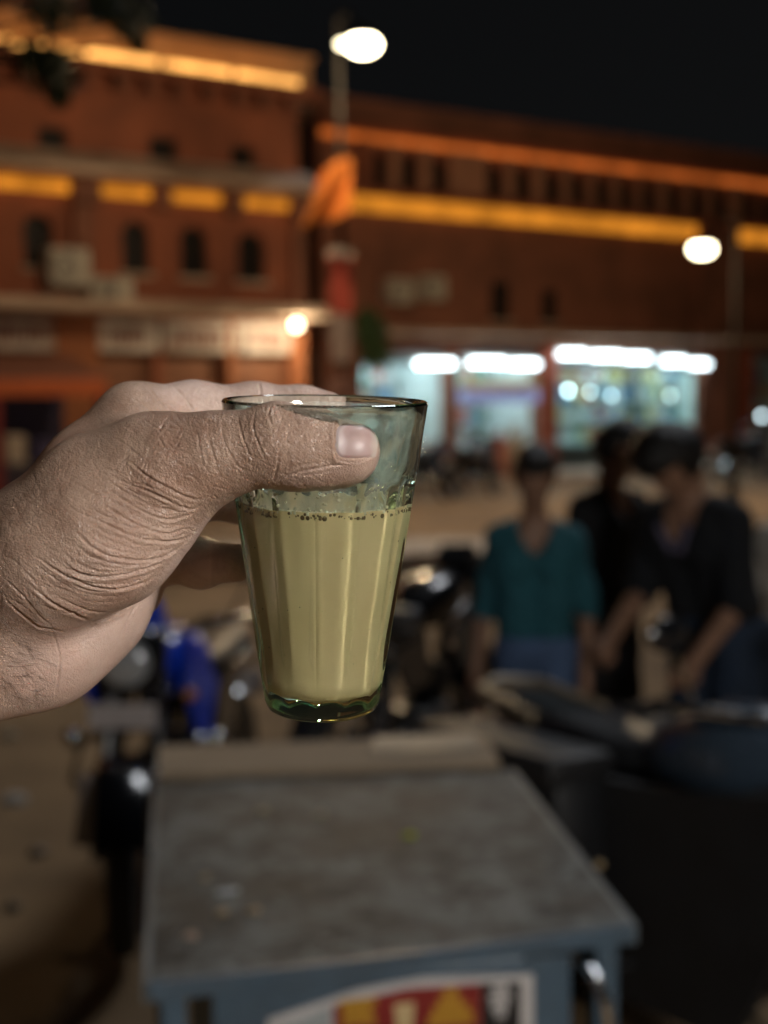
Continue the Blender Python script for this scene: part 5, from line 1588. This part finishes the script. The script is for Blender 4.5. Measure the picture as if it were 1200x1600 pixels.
def hand_sdf():
    S = SDF()
    def ch(pts, k):
        S.chain([hp(*p[:3]) for p in pts], [hr(p[3], p[2]) for p in pts], k)
    # wrist and forearm
    ch([(-520, 1262, 381, 158), (-190, 1010, 386, 108)], 0.012)
    ch([(-520, 1380, 387, 154), (-190, 1110, 394, 116)], 0.012)
    ch([(-190, 1010, 386, 108), (-30, 898, 385, 92)], 0.012)
    ch([(-190, 1110, 394, 116), (-30, 1000, 396, 104)], 0.012)
    # metacarpals and palm
    ch([(-30, 905, 392, 78), (45, 832, 408, 66), (140, 735, 416, 62), (212, 662, 419, 60)], 0.010)
    ch([(-30, 950, 400, 100), (110, 850, 424, 82), (190, 755, 430, 62)], 0.010)
    ch([(-30, 990, 402, 100), (120, 900, 430, 76), (190, 830, 440, 56)], 0.010)
    ch([(-30, 1002, 398, 106), (60, 985, 402, 108), (130, 930, 412, 96), (190, 860, 424, 72)], 0.012)
    # thenar ball and thumb metacarpal
    ch([(-10, 930, 384, 96), (90, 868, 374, 100), (170, 832, 372, 104), (238, 790, 371, 84)], 0.010)
    ch([(20, 860, 388, 78), (150, 760, 378, 72), (240, 722, 371, 66), (292, 727, 367, 72)], 0.010)
    ch([(150, 770, 398, 80), (210, 715, 402, 60)], 0.012)
    # thumb
    ch([(292, 727, 367, 72), (345, 711, 363, 62), (392, 702, 361, 51), (436, 694, 360, 61)], 0.006)
    ch([(436, 694, 360, 61), (492, 700, 359, 53.5), (546, 705, 358.5, 47.5)], 0.005)
    ch([(470, 712, 361, 48), (535, 718, 360, 34)], 0.005)
    # index finger behind the rim
    ch([(212, 662, 419, 60), (300, 642, 430, 42), (400, 641, 436.5, 39), (470, 642, 436, 35), (512, 642, 433.5, 30)], 0.006)
    # middle finger behind the glass
    ch([(190, 755, 430, 62), (290, 768, 439, 45), (390, 775, 437.5, 40), (470, 776, 434.5, 34)], 0.006)
    # ring finger, tip resting on the side of the glass
    ch([(190, 835, 440, 54), (250, 872, 441, 38), (315, 880, 431, 35), (369, 880, 413, 30)], 0.006)
    # little finger curled below the palm
    ch([(150, 890, 440, 52), (190, 925, 450, 34), (215, 930, 437, 30), (200, 925, 424, 28)], 0.005)
    return S


def to_px(V):
    Mi = np.array(CM.inverted())
    c = V @ Mi[:3, :3].T + Mi[:3, 3]
    d = -c[:, 2]
    return 600 + c[:, 0] / d * FPX, 800 - c[:, 1] / d * FPX, d


# relief of the skin, a height map in mm over the side of the hand that faces the lens
HX0, HY0, HS = -20.0, 560.0, 2.0          # origin and cells per photo pixel
HW, HH = int(660 * HS), int(580 * HS)


def relief():
    H = np.zeros((HH, HW), np.float32)

    def seg_curve(pts, depth, width, bulge=0.0, jitter=0.0, taper=True):
        pts = np.array(pts, float)
        # Catmull-Rom through the points
        P = np.vstack([2 * pts[0] - pts[1], pts, 2 * pts[-1] - pts[-2]])
        out = []
        for i in range(1, len(P) - 2):
            L = np.linalg.norm(P[i + 1] - P[i]); n = max(2, int(L / 0.8))
            for t in np.linspace(0, 1, n, endpoint=False):
                a, b, c, d = P[i - 1:i + 3]
                out.append(0.5 * (2 * b + (c - a) * t + (2 * a - 5 * b + 4 * c - d) * t * t + (3 * b - a - 3 * c + d) * t ** 3))
        out = np.array(out); m = len(out)
        if jitter:
            w = np.convolve(NR.normal(0, 1, (m + 24)), np.ones(25) / 25, 'valid')[:m] * jitter * 4
            w2 = np.convolve(NR.normal(0, 1, (m + 24)), np.ones(25) / 25, 'valid')[:m] * jitter * 4
            out[:, 0] += w; out[:, 1] += w2
        stamp(out, depth, width, taper, -1)
        if bulge: stamp(out, bulge, width * 3.4, taper, +1)

    tmp = np.zeros_like(H)

    def stamp(out, depth, width, taper, sign):
        r = int(width * HS * 2.6) + 1
        x0 = int((out[:, 0].min() - HX0) * HS) - r; x1 = int((out[:, 0].max() - HX0) * HS) + r + 1
        y0 = int((out[:, 1].min() - HY0) * HS) - r; y1 = int((out[:, 1].max() - HY0) * HS) + r + 1
        x0, y0, x1, y1 = max(0, x0), max(0, y0), min(HW, x1), min(HH, y1)
        if x1 <= x0 or y1 <= y0: return
        W = np.zeros((y1 - y0, x1 - x0), np.float32)
        yy, xx = np.mgrid[-r:r + 1, -r:r + 1]
        m = len(out)
        for i in range(m):
            tp = 1.0
            if taper: tp = min(1.0, 4.0 * min(i + 1, m - i) / m)
            cx = (out[i, 0] - HX0) * HS; cy_ = (out[i, 1] - HY0) * HS
            ix, iy = int(round(cx)), int(round(cy_))
            k = np.exp(-(((xx - (cx - ix)) ** 2 + (yy - (cy_ - iy)) ** 2) / (width * HS) ** 2)) * tp
            ax0, ay0 = ix - r - x0, iy - r - y0
            bx0, by0 = max(0, ax0), max(0, ay0); bx1, by1 = min(W.shape[1], ax0 + 2 * r + 1), min(W.shape[0], ay0 + 2 * r + 1)
            if bx1 <= bx0 or by1 <= by0: continue
            np.maximum(W[by0:by1, bx0:bx1], k[by0 - ay0:by1 - ay0, bx0 - ax0:bx1 - ax0], out=W[by0:by1, bx0:bx1])
        H[y0:y1, x0:x1] += sign * depth * W

    fam = [
        [(196, 716), (228, 742), (262, 762), (296, 778), (322, 782)],
        [(168, 740), (204, 757), (241, 771), (273, 788), (301, 795), (322, 787)],
        [(158, 758), (196, 783), (227, 801), (266, 812), (311, 799)],
        [(150, 780), (189, 807), (224, 824), (259, 833), (302, 826)],
        [(140, 806), (189, 830), (227, 843), (273, 846), (304, 836)],
        [(112, 826), (147, 857), (182, 871), (224, 876), (262, 868), (294, 843)],
        [(88, 868), (120, 893), (152, 902), (196, 896), (241, 884), (266, 868)],
        [(52, 868), (98, 896), (140, 914), (182, 921), (224, 911), (246, 898)],
        [(40, 908), (77, 938), (115, 959), (150, 970), (188, 955), (226, 922)],
    ]
    for i, c in enumerate(fam):
        seg_curve(c, 0.62 if i > 2 else 0.5, 2.1, 0.34, 0.5)
    fam_n = []
    for c in fam:
        c = np.array(c, float)
        s = np.r_[0, np.cumsum(np.linalg.norm(np.diff(c, axis=0), axis=1))]; s /= s[-1]
        u = np.linspace(0, 1, 9)
        fam_n.append(np.stack([np.interp(u, s, c[:, 0]), np.interp(u, s, c[:, 1])], 1))
    for i in range(len(fam_n) - 1):
        for t in (0.28, 0.52, 0.76):
            c = fam_n[i] * (1 - t) + fam_n[i + 1] * t
            a = NR.randint(0, 3); b = NR.randint(6, 10)
            seg_curve(c[a:b] + NR.normal(0, 1.2, (b - a, 2)), NR.uniform(0.12, 0.3), 1.5, 0.08, 0.6)
    for i in range(150):          # finer parallel lines along the same folds
        j = NR.uniform(0, len(fam_n) - 1.001); k = int(j); t = j - k
        c = fam_n[k] * (1 - t) + fam_n[k + 1] * t
        a = NR.randint(0, 6); c = c[a:a + 4] + NR.normal(0, 1.5, (len(c[a:a + 4]), 2)) - np.array([NR.uniform(0, 55), NR.uniform(-14, 14)])
        if len(c) > 2: seg_curve(c, NR.uniform(0.05, 0.15), 1.1)
    # wrist
    for c, dp in [([(80, 984), (91, 1016), (93, 1047), (84, 1090)], 0.35), ([(6, 936), (38, 963), (63, 981), (84, 984), (106, 991)], 0.5),
                  ([(40, 1005), (52, 1035), (70, 1062), (78, 1072)], 0.12), ([(128, 1000), (150, 975), (176, 965), (200, 950)], 0.12),
                  ([(0, 900), (30, 925), (60, 962), (84, 982)], 0.25), ([(-10, 860), (25, 880), (50, 905), (72, 935)], 0.2),
                  ([(186, 1010), (196, 978), (212, 945), (226, 925)], 0.16)]:
        seg_curve(c, dp, 1.6, dp * 0.3, 0.5)
    # thumb: rings round the knuckle and the pad crease
    for c, dp in [([(372, 648), (375, 669), (384, 696), (396, 723)], 0.28), ([(399, 643), (396, 669), (405, 696), (418, 724)], 0.38),
                  ([(423, 634), (420, 650), (424, 668)], 0.36), ([(459, 634), (462, 655), (471, 675)], 0.22), ([(345, 652), (348, 684), (366, 720), (384, 740)], 0.24),
                  ([(428, 753), (446, 744), (480, 735), (520, 728), (548, 726)], 0.30), ([(428, 752), (433, 728), (438, 699)], 0.42),
                  ([(436, 742), (470, 728), (505, 722)], 0.16), ([(426, 646), (440, 648), (458, 652)], 0.16), ([(440, 690), (455, 684), (468, 690)], 0.14),
                  ([(478, 660), (474, 690), (476, 715)], 0.14), ([(494, 654), (491, 690), (497, 718)], 0.12), ([(452, 660), (448, 690), (452, 712)], 0.12),
                  ([(324, 662), (330, 700), (342, 738), (352, 752)], 0.2), ([(306, 668), (312, 700), (322, 742)], 0.22), ([(440, 740), (480, 742), (530, 733)], 0.1)]:
        seg_curve(c, dp, 1.5, dp * 0.32, 0.5)
    for i in range(150):          # short lines across the thumb
        x = NR.uniform(320, 515); y = NR.uniform(640, 735); L = NR.uniform(8, 26); a = R(NR.uniform(60, 115)) if NR.rand() < 0.65 else R(NR.uniform(10, 50))
        dx, dy = math.cos(a) * L / 2, math.sin(a) * L / 2
        seg_curve([(x - dx, y - dy), (x + NR.uniform(-1.5, 1.5), y), (x + dx, y + dy)], NR.uniform(0.04, 0.13), 1.1)
    # criss-cross lattice over the base of the thumb and the wrist
    yy, xx = np.mgrid[0:HH, 0:HW].astype(np.float32)
    PX = xx / HS + HX0; PY = yy / HS + HY0

    def lattice(cell, ang, aspect, width, depth, seed):
        rs = np.random.RandomState(seed)
        wob = 0.35 * cell * np.sin(PX * 0.9 / cell + 1.3 * np.sin(PY * 0.6 / cell)) 
        ca, sa = math.cos(R(ang)), math.sin(R(ang))
        U = ((PX * ca + PY * sa) + wob) / (cell * aspect); Vv = (-PX * sa + PY * ca + wob * 0.5) / cell
        U -= U.min() - 3; Vv -= Vv.min() - 3
        nU, nV = int(U.max()) + 4, int(Vv.max()) + 4
        J = rs.uniform(0.08, 0.92, (nV, nU, 2)).astype(np.float32)
        iu = U.astype(np.int32); iv = Vv.astype(np.int32)
        F1 = np.full(U.shape, 9, np.float32); F2 = F1.copy()
        for dv in (-1, 0, 1):
            for du in (-1, 0, 1):
                a_ = np.clip(iv + dv, 0, nV - 1); b_ = np.clip(iu + du, 0, nU - 1)
                dd = (b_ + J[a_, b_, 0] - U) ** 2 + (a_ + J[a_, b_, 1] - Vv) ** 2
                F2 = np.minimum(F2, np.maximum(F1, dd)); F1 = np.minimum(F1, dd)
        e_ = (np.sqrt(F2) - np.sqrt(F1)) * cell
        mod = 0.65 + 0.35 * np.sin(PX * 0.045 + seed) * np.sin(PY * 0.038 + 2 * seed)
        return -depth * mod * np.exp(-(e_ / width) ** 2)
    dorsal = np.clip((PY - (800 - PX * 0.62) + 60) / 60, 0, 1) * np.clip((1000 - PY - 0.1 * PX) / 60, 0.55, 1) * np.clip((540 - PX) / 40, 0, 1)
    H += (lattice(8.5, 38, 1.5, 1.5, 0.085, 3) + lattice(17, 30, 1.7, 1.7, 0.085, 5)).astype(np.float32) * dorsal
    for i in range(60):           # longer lines at the thumb base
        x = NR.uniform(190, 330); y = NR.uniform(662, 760); L = NR.uniform(18, 44)
        a = R(NR.choice([62, 118, 20]) + NR.normal(0, 12)); dx, dy = math.cos(a) * L / 2, math.sin(a) * L / 2
        seg_curve([(x - dx, y - dy), (x + NR.uniform(-3, 3), y), (x + dx, y + dy)], NR.uniform(0.08, 0.2), 1.25, 0.04)
    # index finger creases
    for c, dp in [([(404, 596), (407, 612), (404, 628)], 0.4), ([(268, 600), (290, 622), (306, 648)], 0.4), ([(232, 606), (250, 626), (268, 640), (285, 660)], 0.3),
                  ([(206, 622), (226, 634), (246, 652)], 0.2), ([(330, 600), (336, 615)], 0.12)]:
        seg_curve(c, dp, 1.8, dp * 0.3)
    # folds round the nail
    seg_curve([(524, 660), (522.5, 676), (523, 700), (525, 717)], 0.5, 1.5, 0.35, 0.0, False)
    seg_curve([(525, 718), (545, 722), (566, 720), (582, 711)], 0.35, 1.4, 0.3, 0.0, False)
    return H


def sample(H, x, y):
    u = (x - HX0) * HS; v = (y - HY0) * HS
    ok = (u > 1) & (v > 1) & (u < HW - 2) & (v < HH - 2)
    u = np.clip(u, 0, HW - 2); v = np.clip(v, 0, HH - 2)
    i = u.astype(int); j = v.astype(int); a = u - i; b = v - j
    r = H[j, i] * (1 - a) * (1 - b) + H[j, i + 1] * a * (1 - b) + H[j + 1, i] * (1 - a) * b + H[j + 1, i + 1] * a * b
    return np.where(ok, r, 0)


def sstep(a, b, x):
    t = np.clip((x - a) / (b - a), 0, 1)
    return t * t * (3 - 2 * t)


def nail_mask(x, y):
    # rounded outline of the nail plate on the lens side of the thumb tip
    X = (x - 556.5) / 33.5; Y = (y - 689) / 28.5
    return (np.abs(X) ** 4.5 + np.abs(Y) ** 4.0) ** (1 / 4.2)


def build_hand():
    S = hand_sdf()
    lo, hi = S.bounds(0.004)
    V, Q = surface_nets(S, lo, hi, 0.003)
    me = subsurf(mesh_np('hand', V, Q), 2)
    V = project(S, get_v(me), 0.0003, 2)
    me.vertices.foreach_set('co', V.astype(np.float32).ravel()); me.update()
    me = subsurf(me, 1)
    me.name = 'hand'
    V = get_v(me)
    G = grad(S, V, 0.0003)
    Nn = G / np.maximum(np.linalg.norm(G, axis=1), 1e-6)[:, None]
    x, y, d = to_px(V)
    view = V - np.array([0, 0, CAM_H]); view /= np.linalg.norm(view, axis=1)[:, None]
    face = -(view * Nn).sum(1)
    w = sstep(0.05, 0.45, face)
    H = relief()
    h = sample(H, x, y) * w * 1.65
    # soft tendons and flesh
    h += 0.25 * np.sin(x * 0.021 + y * 0.013) * np.sin(y * 0.017) * sstep(0, 0.3, face)
    nm = nail_mask(x, y)
    on_thumb = (d < 0.372) & (face > 0.0)
    h -= 0.55 * (1 - sstep(0.86, 1.04, nm)) * on_thumb
    V = V + Nn * (h / 1000.0)[:, None]
    me.vertices.foreach_set('co', V.astype(np.float32).ravel()); me.update()
    # palm skin is paler: heel of the hand, finger insides, thumb pad
    pal = np.zeros(len(V))
    edge = np.interp(x, [-200, 0, 45, 77, 115, 150, 188, 226, 262, 300, 330], [1010, 990, 965, 962, 966, 974, 960, 926, 880, 830, 800])
    pal = np.maximum(pal, sstep(-6, 10, y - edge) * (x < 330) * sstep(-60, 70, x))
    pal = np.maximum(pal, 0.55 * sstep(0.40, 0.418, d) * sstep(225, 300, x))                     # finger insides
    pal = np.maximum(pal, sstep(225, 270, x) * (y < 660) * sstep(0.405, 0.42, d))
    pad = np.interp(x, [400, 428, 470, 520, 560, 600], [760, 742, 733, 722, 716, 690])
    pal = np.maximum(pal, 0.62 * sstep(-6, 12, y - pad) * (x > 420) * (d < 0.372))
    pal = np.maximum(pal, 0.62 * sstep(586, 594, x) * (d < 0.372))
    # the skin over the ball of the thumb is a little paler than the back of the hand
    pal = np.maximum(pal, 0.42 * sstep(-40, 120, (y - 820) + (x - 150) * 0.35) * (d < 0.41))
    # darker pigment over the knuckle, the cuticle and the back of the hand
    cut = np.exp(-(((x - 512) / 13) ** 2 + ((y - 682) / 26) ** 2))
    pal = pal - 0.75 * cut * on_thumb
    at = me.attributes.new('palmar', 'FLOAT', 'POINT')
    at.data.foreach_set('value', pal.astype(np.float32))
    o = link_mesh('hand', me, skin_material(), None, True)
    tag(o, 'wrinkled brown left hand and wrist gripping the tea glass', 'hand')

    # thumb nail: a curved plate seated in its folds
    nu, nv = 44, 36
    vs = []
    ctr = hp(556, 690, 350)
    for j in range(nv):
        for i in range(nu):
            X = -1 + 2 * i / (nu - 1); Y = -1 + 2 * j / (nv - 1)
            # squircle map to the rounded outline
            X2 = X * math.sqrt(max(0, 1 - 0.22 * Y * Y)); Y2 = Y * math.sqrt(max(0, 1 - 0.22 * X * X * (1 if X > 0 else 0.6)))
            vs.append((556.5 + 33.0 * X2 * 1.0, 689 + 28.5 * Y2))
    vs = np.array(vs)
    dirs = np.array([np.array(ray(a, b)) for a, b in vs])
    o0 = np.array([0, 0, CAM_H])
    t = np.full(len(vs), 0.335)
    for _ in range(60):
        P = o0 + dirs * t[:, None]
        t = np.minimum(t + S(P) * 0.85, 0.361)
    P = project(S, o0 + dirs * t[:, None], 0.0003, 3)
    g = grad(S, P, 0.0003); g /= np.linalg.norm(g, axis=1)[:, None]
    nmv = nail_mask(vs[:, 0], vs[:, 1])
    lift = 0.00012 - 0.00065 * sstep(0.8, 1.06, nmv) * (vs[:, 0] < 580)
    top = P + g * lift[:, None]
    bot = P - g * 0.0009
    A = np.concatenate([top, bot]); n = nu * nv
    fs = []
    for j in range(nv - 1):
        for i in range(nu - 1):
            a = j * nu + i
            fs.append((a, a + 1, a + nu + 1, a + nu)); fs.append((n + a, n + a + nu, n + a + nu + 1, n + a + 1))
    rim = [i for i in range(nu)] + [j * nu + nu - 1 for j in range(1, nv)] + [(nv - 1) * nu + i for i in range(nu - 2, -1, -1)] + [j * nu for j in range(nv - 2, 0, -1)]
    for a, b in zip(rim, rim[1:] + rim[:1]): fs.append((a, a + n, b + n, b))
    mn = bpy.data.meshes.new('thumb_nail'); mn.from_pydata([tuple(p) for p in A], [], fs)
    bm = bmesh.new(); bm.from_mesh(mn); bmesh.ops.recalc_face_normals(bm, faces=bm.faces); bm.to_mesh(mn); bm.free()
    nmat = bpy.data.materials.new('nail'); nmat.use_nodes = True
    T = nmat.node_tree; p = T.nodes['Principled BSDF']
    aa = T.nodes.new('ShaderNodeAttribute'); aa.attribute_name = 'along'
    cr = T.nodes.new('ShaderNodeValToRGB'); e = cr.color_ramp.elements
    e[0].position = 0.0; e[0].color = (0.46, 0.38, 0.37, 1); e[1].position = 1.0; e[1].color = (0.50, 0.42, 0.37, 1)
    for pos, c in ((0.16, (0.43, 0.33, 0.32, 1)), (0.25, (0.37, 0.255, 0.24, 1)), (0.8, (0.39, 0.27, 0.25, 1)), (0.9, (0.45, 0.37, 0.33, 1))):
        x_ = e.new(pos); x_.color = c
    T.links.new(aa.outputs['Fac'], cr.inputs[0]); T.links.new(cr.outputs[0], p.inputs['Base Color'])
    p.inputs['Roughness'].default_value = 0.42
    p.inputs['Subsurface Weight'].default_value = 0.1; p.inputs['Subsurface Scale'].default_value = 0.002
    no = link_mesh('thumb_nail', mn, nmat, o, True, 50)
    al = mn.attributes.new('along', 'FLOAT', 'POINT')
    ax_ = (vs[:, 0] - 524) / 66 + 0.02 * np.sin(vs[:, 1] * 0.3)
    al.data.foreach_set('value', np.concatenate([ax_, ax_]).astype(np.float32))

    # rolled shirt sleeve further up the arm
    sl = SDF()
    sl.chain([hp(-420, 1252, 384), hp(-900, 1600, 378), hp(-1500, 2060, 372)], [0.040, 0.049, 0.058], 0.01)
    a = hp(-420, 1252, 384); ax3 = hp(-900, 1600, 378) - a; ax3 /= np.linalg.norm(ax3)
    def sleeve(P):
        q = P - a; u = q @ ax3
        return np.maximum(np.maximum(sl(P) + 0.0015 * np.sin(u * 210) * np.sin(q[:, 0] * 90 + 1), -u), -(sl(P) + 0.0065))
    lo2, hi2 = sl.bounds(0.01)
    V2, Q2 = surface_nets(sleeve, lo2, hi2, 0.0036)
    so = link_mesh('shirt_sleeve', subsurf(mesh_np('shirt_sleeve', V2, Q2), 1), mat('sleeve_cotton', (0.10, 0.12, 0.16), 0.85, bump=0.2, bscale=900), o, True)

    # dark hairs on the wrist
    hb = MB()
    rs = np.random.RandomState(5)
    seeds = [(rs.uniform(-30, 62), rs.uniform(920, 1092)) for _ in range(70)] + [(rs.uniform(-30, 40), rs.uniform(780, 920)) for _ in range(8)]
    for sx, sy in seeds:
        dr = np.array(ray(sx, sy)); t = 0.3
        for _ in range(80):
            t += float(S((o0 + dr * t)[None])[0]) * 0.9
            if t > 0.6: break
        if t > 0.45: continue
        p0 = o0 + dr * t
        g = grad(S, p0[None], 0.0003)[0]; g /= np.linalg.norm(g)
        an = rs.uniform(0.1, 1.1)
        right = np.array(CM.to_3x3() @ Vector((math.cos(an), -math.sin(an), 0)))
        tang = right - g * (right @ g); tang /= np.linalg.norm(tang)
        side = np.cross(g, tang)
        L = rs.uniform(0.004, 0.010); cv = rs.uniform(-0.9, 0.9)
        pts = []
        for u in np.linspace(0, 1, 6):
            pp = p0 + tang * L * u + side * cv * L * u * u * 0.7 + g * (0.0011 * math.sin(min(1, u * 1.2) * math.pi * 0.7) - 0.0001)
            pts.append(Vector(pp))
        hb.tube(pts, [0.000055, 0.000055, 0.00005, 0.000042, 0.00003, 0.000012], 4)
    ho = hb.build('wrist_hair', mat('body_hair', (0.06, 0.035, 0.024), 0.5, var=0.1), o, True)
    tag(ho, kind='stuff')
    return o


hand = build_hand()
